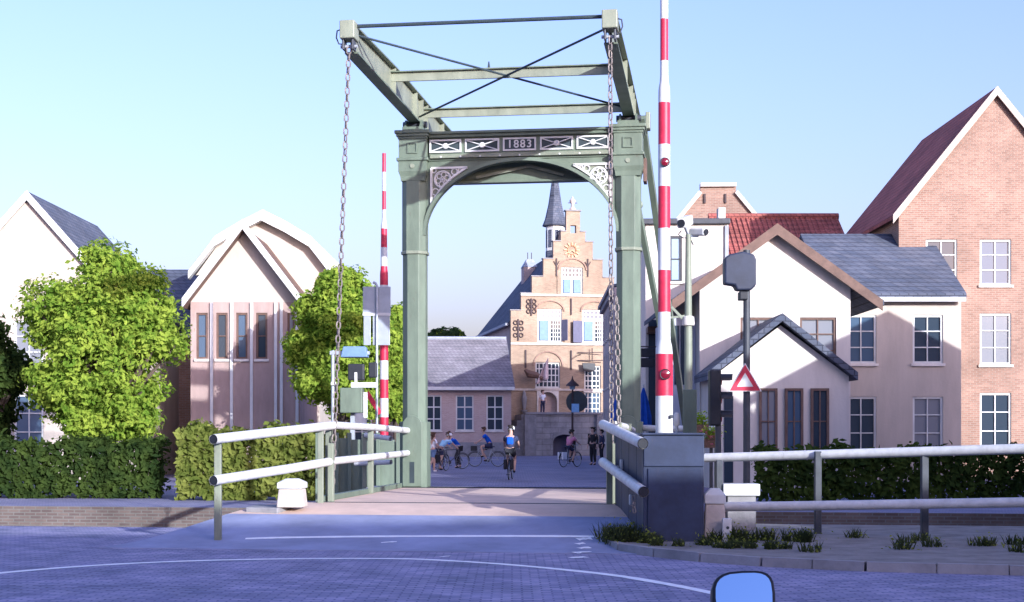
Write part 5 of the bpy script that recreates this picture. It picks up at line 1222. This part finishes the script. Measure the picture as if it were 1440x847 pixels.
def person(label, loc, rotz, pose, top_m, bot_m, hair_m, short_sleeve=True, shorts=True, helmet=None, hair_long=False, scale=1.0, shoe='cloth_white', backpack=None, group='people on the square'):
    T = thing('person', label, 'person', loc, rotz, group); T.scale = (scale,)*3
    p = POSES[pose]; V = Vector
    vs, ed, rd = [], [], []
    def add(q, r, parent=None):
        vs.append(tuple(q)); rd.append(r)
        if parent is not None: ed.append((parent, len(vs)-1))
        return len(vs)-1
    pel = add(p['pel'], .115); wa = add(p['waist'], .105, pel); ch = add(p['chest'], .125, wa); nk = add(p['neck'], .052, ch)
    hd = V(p['head']); tp = V(p['top']); up = (tp-hd).normalized(); fw = V((up.z, 0, -up.x))
    c = add(hd-up*.03+fw*.005, .070, nk); m_ = add(hd+up*.06, .092, c); add(tp-up*.015, .070, m_)
    add(hd+up*.03+fw*.105, .016, m_)                                   # nose
    ex = MB()
    for s in (0, 1):
        sg = 1 if s == 0 else -1; sh = V(p['sh']); sh.y *= sg
        a = add(sh, .060, ch); e = add(p['el'][s], .043, a); w = add(p['wr'][s], .030, e); h = add(p['hand'][s], (.036, .020), w)
        hp = V(p['hip']); hp.y *= sg
        t = add(hp, .092, pel); k = add(p['kn'][s], .060, t); mid = V(p['kn'][s]).lerp(V(p['an'][s]), .35); cf = add(mid, .058, k); an = add(p['an'][s], .038, cf); add(p['toe'][s], .036, an)
        # five fingers, unequal and bent, thumb from the side of the palm
        d = (V(p['hand'][s])-V(p['wr'][s])).normalized(); side = V((0, 1, 0)).cross(d).normalized() if abs(d.y) < .9 else V((1, 0, 0)); dn = d.cross(side)
        for i, L in enumerate((.065, .078, .072, .056)):
            b0 = V(p['hand'][s])+d*.02+side*(-.026+.0175*i); b1 = b0+d*L*.55; b2 = b1+(d*.5-V((0, 0, .85))).normalized()*L*.45
            ex.tube([b0, b1, b2], [.0085, .008, .006], 5)
        b0 = V(p['hand'][s])-d*.025+side*.03; ex.tube([b0, b0+side*.028+d*.02, b0+side*.032+d*.052], [.010, .009, .007], 5)
        # ears
    for sg in (-1, 1): q = hd+up*.05; ex.lathe([(.006, -.006), (.022, 0), (.006, .006)], 6, (q.x, sg*.092, q.z), 'y')
    skinned(vs, ed, rd, pel, 'body', 'skin', T, 1, ex)
    # eyes and mouth
    f = MB()
    for sg in (-1, 1): q = hd+up*.055+fw*.088; f.lathe([(.003, -.004), (.011, 0), (.003, .004)], 6, (q.x, sg*.035, q.z), 'x')
    q = hd-up*.03+fw*.070; f.cbox((q.x, 0, q.z), (.012, .045, .010)); f.build('eyes_and_mouth', 'hair_dark', T)
    # hair
    hv = [tuple(hd+up*.085-fw*.02), tuple(tp+up*.0-fw*.012), tuple(hd+up*.05-fw*.05)]; he = [(0, 1), (0, 2)]; hr = [.097, .070, .075]
    if hair_long: hv.append(tuple(hd-up*.10-fw*.09)); he.append((2, 3)); hr.append(.06); hv.append(tuple(hd-up*.26-fw*.10)); he.append((3, 4)); hr.append(.035)
    skinned(hv, he, hr, 0, 'hair', hair_m, T)
    # top
    vs, ed, rd = [], [], []
    pel = add(V(p['pel'])+V((0, 0, .02)), .128); wa = add(p['waist'], .125, pel); ch = add(p['chest'], .143, wa); add(V(p['chest']).lerp(V(p['neck']), .6), .075, ch)
    for s in (0, 1):
        sg = 1 if s == 0 else -1; sh = V(p['sh']); sh.y *= sg; a = add(sh, .076, ch); el = V(p['el'][s])
        if short_sleeve: add(sh.lerp(el, .75), .062, a)
        else: e = add(el, .056, a); add(V(p['el'][s]).lerp(V(p['wr'][s]), .9), .042, e)
    skinned(vs, ed, rd, 0, 'top', top_m, T)
    # shorts or trousers
    vs, ed, rd = [], [], []
    pel = add(V(p['pel'])-V((0, 0, .01)), .126)
    for s in (0, 1):
        sg = 1 if s == 0 else -1; hp = V(p['hip']); hp.y *= sg; t = add(hp, .106, pel); kn = V(p['kn'][s]); an = V(p['an'][s])
        if shorts: add(hp.lerp(kn, .72), .088, t)
        else: k = add(kn, .078, t); add(kn.lerp(an, .92), .058, k)
    skinned(vs, ed, rd, 0, 'shorts' if shorts else 'trousers', bot_m, T)
    for s in (0, 1):
        an, toe = V(p['an'][s]), V(p['toe'][s]); skinned([tuple(an-V((.02, 0, .035))), tuple(an.lerp(toe, .5)-V((0, 0, .02))), tuple(toe)], [(0, 1), (1, 2)], [.050, .047, .038], 0, 'shoe', shoe, T)
    if helmet:
        MB().lathe([(.118, -.02), (.122, .03), (.105, .08), (.06, .115), (.01, .125)], 14, tuple(hd+up*.075)).build('helmet', helmet, T, smooth=True)
    if backpack:
        q = V(p['chest'])+V((-.20, 0, -.06)); MB().cbox(tuple(q), (.12, .22, .26)).build('backpack', backpack, T, bevel=.05)
    return T
def bicycle(label, loc, rotz, fm='dark_steel', bag=None, group='bicycles on the square', basket=None):
    T = thing('bicycle', label, 'bicycle', loc, rotz, group); r = .34
    for x, nm in ((-.54, 'wheel'), (.54, 'wheel')):
        w = MB().torus((x, 0, r), r-.035, .012, 28, 5).build('wheel', 'grey_metal', T, smooth=True)
        MB().torus((x, 0, r), r-.018, .018, 28, 6).build('tyre', 'rubber', w, smooth=True)
        sp = MB()
        for k in range(14): a = k*math.pi/7; sp.tube([(x, (.02 if k % 2 else -.02), r), (x+(r-.04)*math.cos(a), 0, r+(r-.04)*math.sin(a))], .0025, 4, False)
        sp.build('spokes', 'grey_metal', w)['kind'] = 'stuff'
        MB().lathe([(.02, -.05), (.02, .05)], 8, (x, 0, r), 'y').build('hub', 'grey_metal', w)
        MB().torus((x, 0, r), r+.03, .014, 16, 5, 'y', .3 if x < 0 else .0, 2.9 if x < 0 else 2.6).build('mudguard', 'black_plastic', T)
    bb, seat, hd, hd2 = (-.08, 0, .30), (-.24, 0, .84), (.36, 0, .86), (.39, 0, .66)
    f = MB()
    for a, b in ((bb, seat), (bb, hd2), (seat, hd), (hd2, hd)): f.tube([a, b], .018, 7)
    for s in (-1, 1): f.tube([bb, (-.54, s*.05, .34)], .011, 6).tube([(-.22, 0, .76), (-.54, s*.05, .34)], .010, 6)
    f.build('frame', fm, T, smooth=True)
    fk = MB()
    for s in (-1, 1): fk.tube([(.40, s*.03, .62), (.44, s*.05, .5), (.54, s*.05, .34)], .012, 6)
    fk.tube([hd2, (.40, 0, .62)], .02, 7).build('fork', fm, T, smooth=True)
    MB().tube([hd, (.33, 0, .99)], .014, 7).tube([(.30, -.30, 1.04), (.42, -.22, 1.05), (.38, 0, 1.0), (.42, .22, 1.05), (.30, .30, 1.04)], .012, 7).build('handlebar', 'grey_metal', T, smooth=True)
    MB().tube([seat, (-.26, 0, .93)], .014, 7).build('seat_post', 'grey_metal', T)
    MB().add([(-.40, -.09, .95), (-.40, .09, .95), (-.28, .075, .955), (-.12, .02, .95), (-.12, -.02, .95), (-.28, -.075, .955), (-.39, -.06, .91), (-.39, .06, .91), (-.14, .012, .92), (-.14, -.012, .92)], [(0,1,2,5),(5,2,3,4),(6,9,8,7),(0,6,7,1),(1,7,8,3,2),(3,8,9,4),(4,9,6,0,5)]).build('saddle', 'black_plastic', T, bevel=.01)
    MB().lathe([(.09, -.035), (.09, -.028)], 16, bb, 'y').build('chainwheel', 'dark_steel', T)
    MB().bar((bb[0], .05, bb[2]), (.02, .05, .17), .015, .02).bar((bb[0], -.05, bb[2]), (-.17, -.05, .43), .015, .02).build('crank', 'grey_metal', T)
    MB().cbox((.03, .10, .165), (.09, .10, .02)).build('pedal', 'black_plastic', T); MB().cbox((-.18, -.10, .435), (.09, .10, .02)).build('pedal', 'black_plastic', T)
    rk = MB().bar((-.28, .06, .72), (-.82, .06, .72), .012, .012).bar((-.28, -.06, .72), (-.82, -.06, .72), .012, .012).bar((-.80, .06, .72), (-.54, .06, .36), .01, .01).bar((-.80, -.06, .72), (-.54, -.06, .36), .01, .01)
    for x in (-.4, -.55, -.7): rk.bar((x, -.06, .72), (x, .06, .72), .01, .01)
    rk.build('rack', 'dark_steel', T)
    if bag:
        for s in (-1, 1): MB().box(-.80, -.45, s*.09-.05+s*.02, s*.09+.05+s*.02, .36, .70).build('pannier_bag', bag, T, bevel=.03)
    if basket:
        MB().box(.44, .74, -.18, .18, .74, .98).build('front_basket', basket, T, bevel=.02)
    return T
def gz_at(px, D): return (X_at(px, D), D, far_z(uv(X_at(px, D), D)[1]) if D < 42 else 0)
# rider going away, white helmet
l = gz_at(718, 49); bicycle('black bicycle ridden away from the viewer in the middle of the square', l, R(84), 'dark_steel', 'cloth_black')
person('rider in dark jersey and white helmet cycling away in the middle', l, R(84), 'ride', 'cloth_navy', 'cloth_black', 'hair_dark', helmet='cloth_white', shoe='cloth_black', backpack='cloth_blue', scale=1.04)
# rider in blue going left
l = gz_at(684, 67); bicycle('bicycle ridden leftwards in front of the low house', l, R(180), 'grey_metal', None, basket='black_plastic')
person('rider in bright blue shirt cycling to the left', l, R(180), 'ride', 'cloth_blue', 'cloth_navy', 'hair_brown', shoe='cloth_black', scale=1.05)
# group at the left post
l = gz_at(608, 57.5); person('woman in white top and light shorts walking beside the portal post', l, R(35), 'walk', 'cloth_white', 'cloth_denim', 'hair_brown', hair_long=True, scale=.93)
l = gz_at(622, 60); bicycle('dark bicycle pushed by the walker near the portal post', gz_at(620, 59), R(70), 'dark_steel', 'cloth_black')
person('person in light blue jersey bending over handlebars near the portal post', gz_at(624, 61), R(40), 'bend', 'cloth_lightblue', 'cloth_navy', 'hair_brown', helmet='cloth_white', shoe='cloth_black')
bicycle('bicycle with dark bags standing behind the person in light blue', gz_at(634, 62.5), R(25), 'dark_steel', 'cloth_navy')
person('person in dark blue clothes standing among the bicycles at left', gz_at(640, 64), R(200), 'bend', 'cloth_blue', 'cloth_black', 'hair_dark', short_sleeve=False, shorts=False, shoe='cloth_black', scale=1.02)
# right group
bicycle('bicycle with white bags beside the lamp post', gz_at(802, 66), R(52), 'grey_metal', 'cloth_white')
person('rider with pink top on the bicycle beside the lamp post', gz_at(802, 66), R(52), 'ride', 'cloth_pink', 'cloth_navy', 'hair_dark', shoe='cloth_black', scale=.97)
person('person in black clothes standing beside the right chain', gz_at(834, 70), R(230), 'stand', 'cloth_black', 'cloth_black', 'hair_dark', short_sleeve=False, shorts=False, shoe='cloth_black', scale=1.06)
person('person in dark coat behind the one in black near the right chain', gz_at(846, 76), R(200), 'stand', 'cloth_navy', 'cloth_black', 'hair_dark', short_sleeve=False, shorts=False, shoe='cloth_black', scale=1.0)
# in the doorway of the town hall, on the platform
person('person in white shirt standing in the town hall doorway', (X_at(763, 98.6), 98.6, Z_at(584, 100)+.005), R(-60), 'stand', 'cloth_white', 'cloth_navy', 'hair_brown', shorts=False, shoe='cloth_black', scale=.98)

# ------------------------------------------------------------------ parked scooter whose mirror reaches into the lower right
D = 4.0; mx, mz = X_at(1046, D), Z_at(838, D)
T = thing('motor_scooter', 'parked motor scooter of which only the dark-rimmed mirror shows at lower right', 'scooter', (mx+.33, D+.05, 0), 0)
lx, ly = -.33, -.05
def mirror_shape(w, h, y0, y1):
    pts = []; n = 24
    for i in range(n):
        t = 2*math.pi*i/n; cx_, sx_ = math.cos(t), math.sin(t); e = .62
        pts.append((lx+w*math.copysign(abs(cx_)**e, cx_), mz+h*math.copysign(abs(sx_)**e, sx_)+.12*h*cx_))
    return MB().prism(pts, y0, y1)
def tilted(b, a=R(-25)):
    c_, s__ = math.cos(a), math.sin(a); b.v = [(x, ly+(y-ly)*c_-(z-mz)*s__, mz+(y-ly)*s__+(z-mz)*c_) for x, y, z in b.v]; return b
mi = tilted(mirror_shape(.090, .076, ly, ly+.045)).build('mirror_housing', 'black_plastic', T, bevel=.006)
mg = tilted(mirror_shape(.080, .066, ly-.004, ly-.001)).build('mirror_glass', 'mirror_glass', mi)
MB().tube([(lx+.02, ly+.05, mz-.05), (lx+.05, ly+.08, mz-.14), (lx+.10, ly+.12, .98)], .010, 8).build('mirror_stalk', 'black_plastic', T, smooth=True)
MB().tube([(-.36, .02, .95), (-.20, .08, .97), (0, .12, .97), (.20, .08, .97), (.36, .02, .95)], .016, 10).build('handlebar', 'black_plastic', T, smooth=True)
for s in (-1, 1): MB().tube([(s*.25, .06, .965), (s*.38, .01, .945)], .022, 10).build('grip', 'rubber', T, smooth=True)
MB().tube([(0, .10, .96), (0, .16, .7), (0, .32, .30)], [.05, .045, .03], 10).build('steering_column', 'dark_steel', T, smooth=True)
MB().prism([(.10, .98), (.20, .86), (.34, .42), (.22, .26), (.16, .30), (.10, .80)], -.15, .15, 'x').build('leg_shield', 'cloth_navy', T, bevel=.04)
MB().prism([(-.95, .50), (-.90, .70), (-.35, .72), (-.22, .60), (-.20, .30), (.18, .26), (.18, .20), (-.30, .20), (-.60, .34)], -.14, .14, 'x').build('body_shell', 'cloth_navy', T, bevel=.05)
MB().prism([(-.92, .71), (-.88, .78), (-.40, .80), (-.26, .73)], -.13, .13, 'x').build('seat', 'black_plastic', T, bevel=.03)
for y in (-.72, .42):
    w = MB().torus((0, y, .22), .165, .05, 24, 8, 'x').build('wheel', 'rubber', T, smooth=True); MB().lathe([(.12, -.03), (.12, .03)], 14, (0, y, .22), 'x').build('rim', 'grey_metal', w)
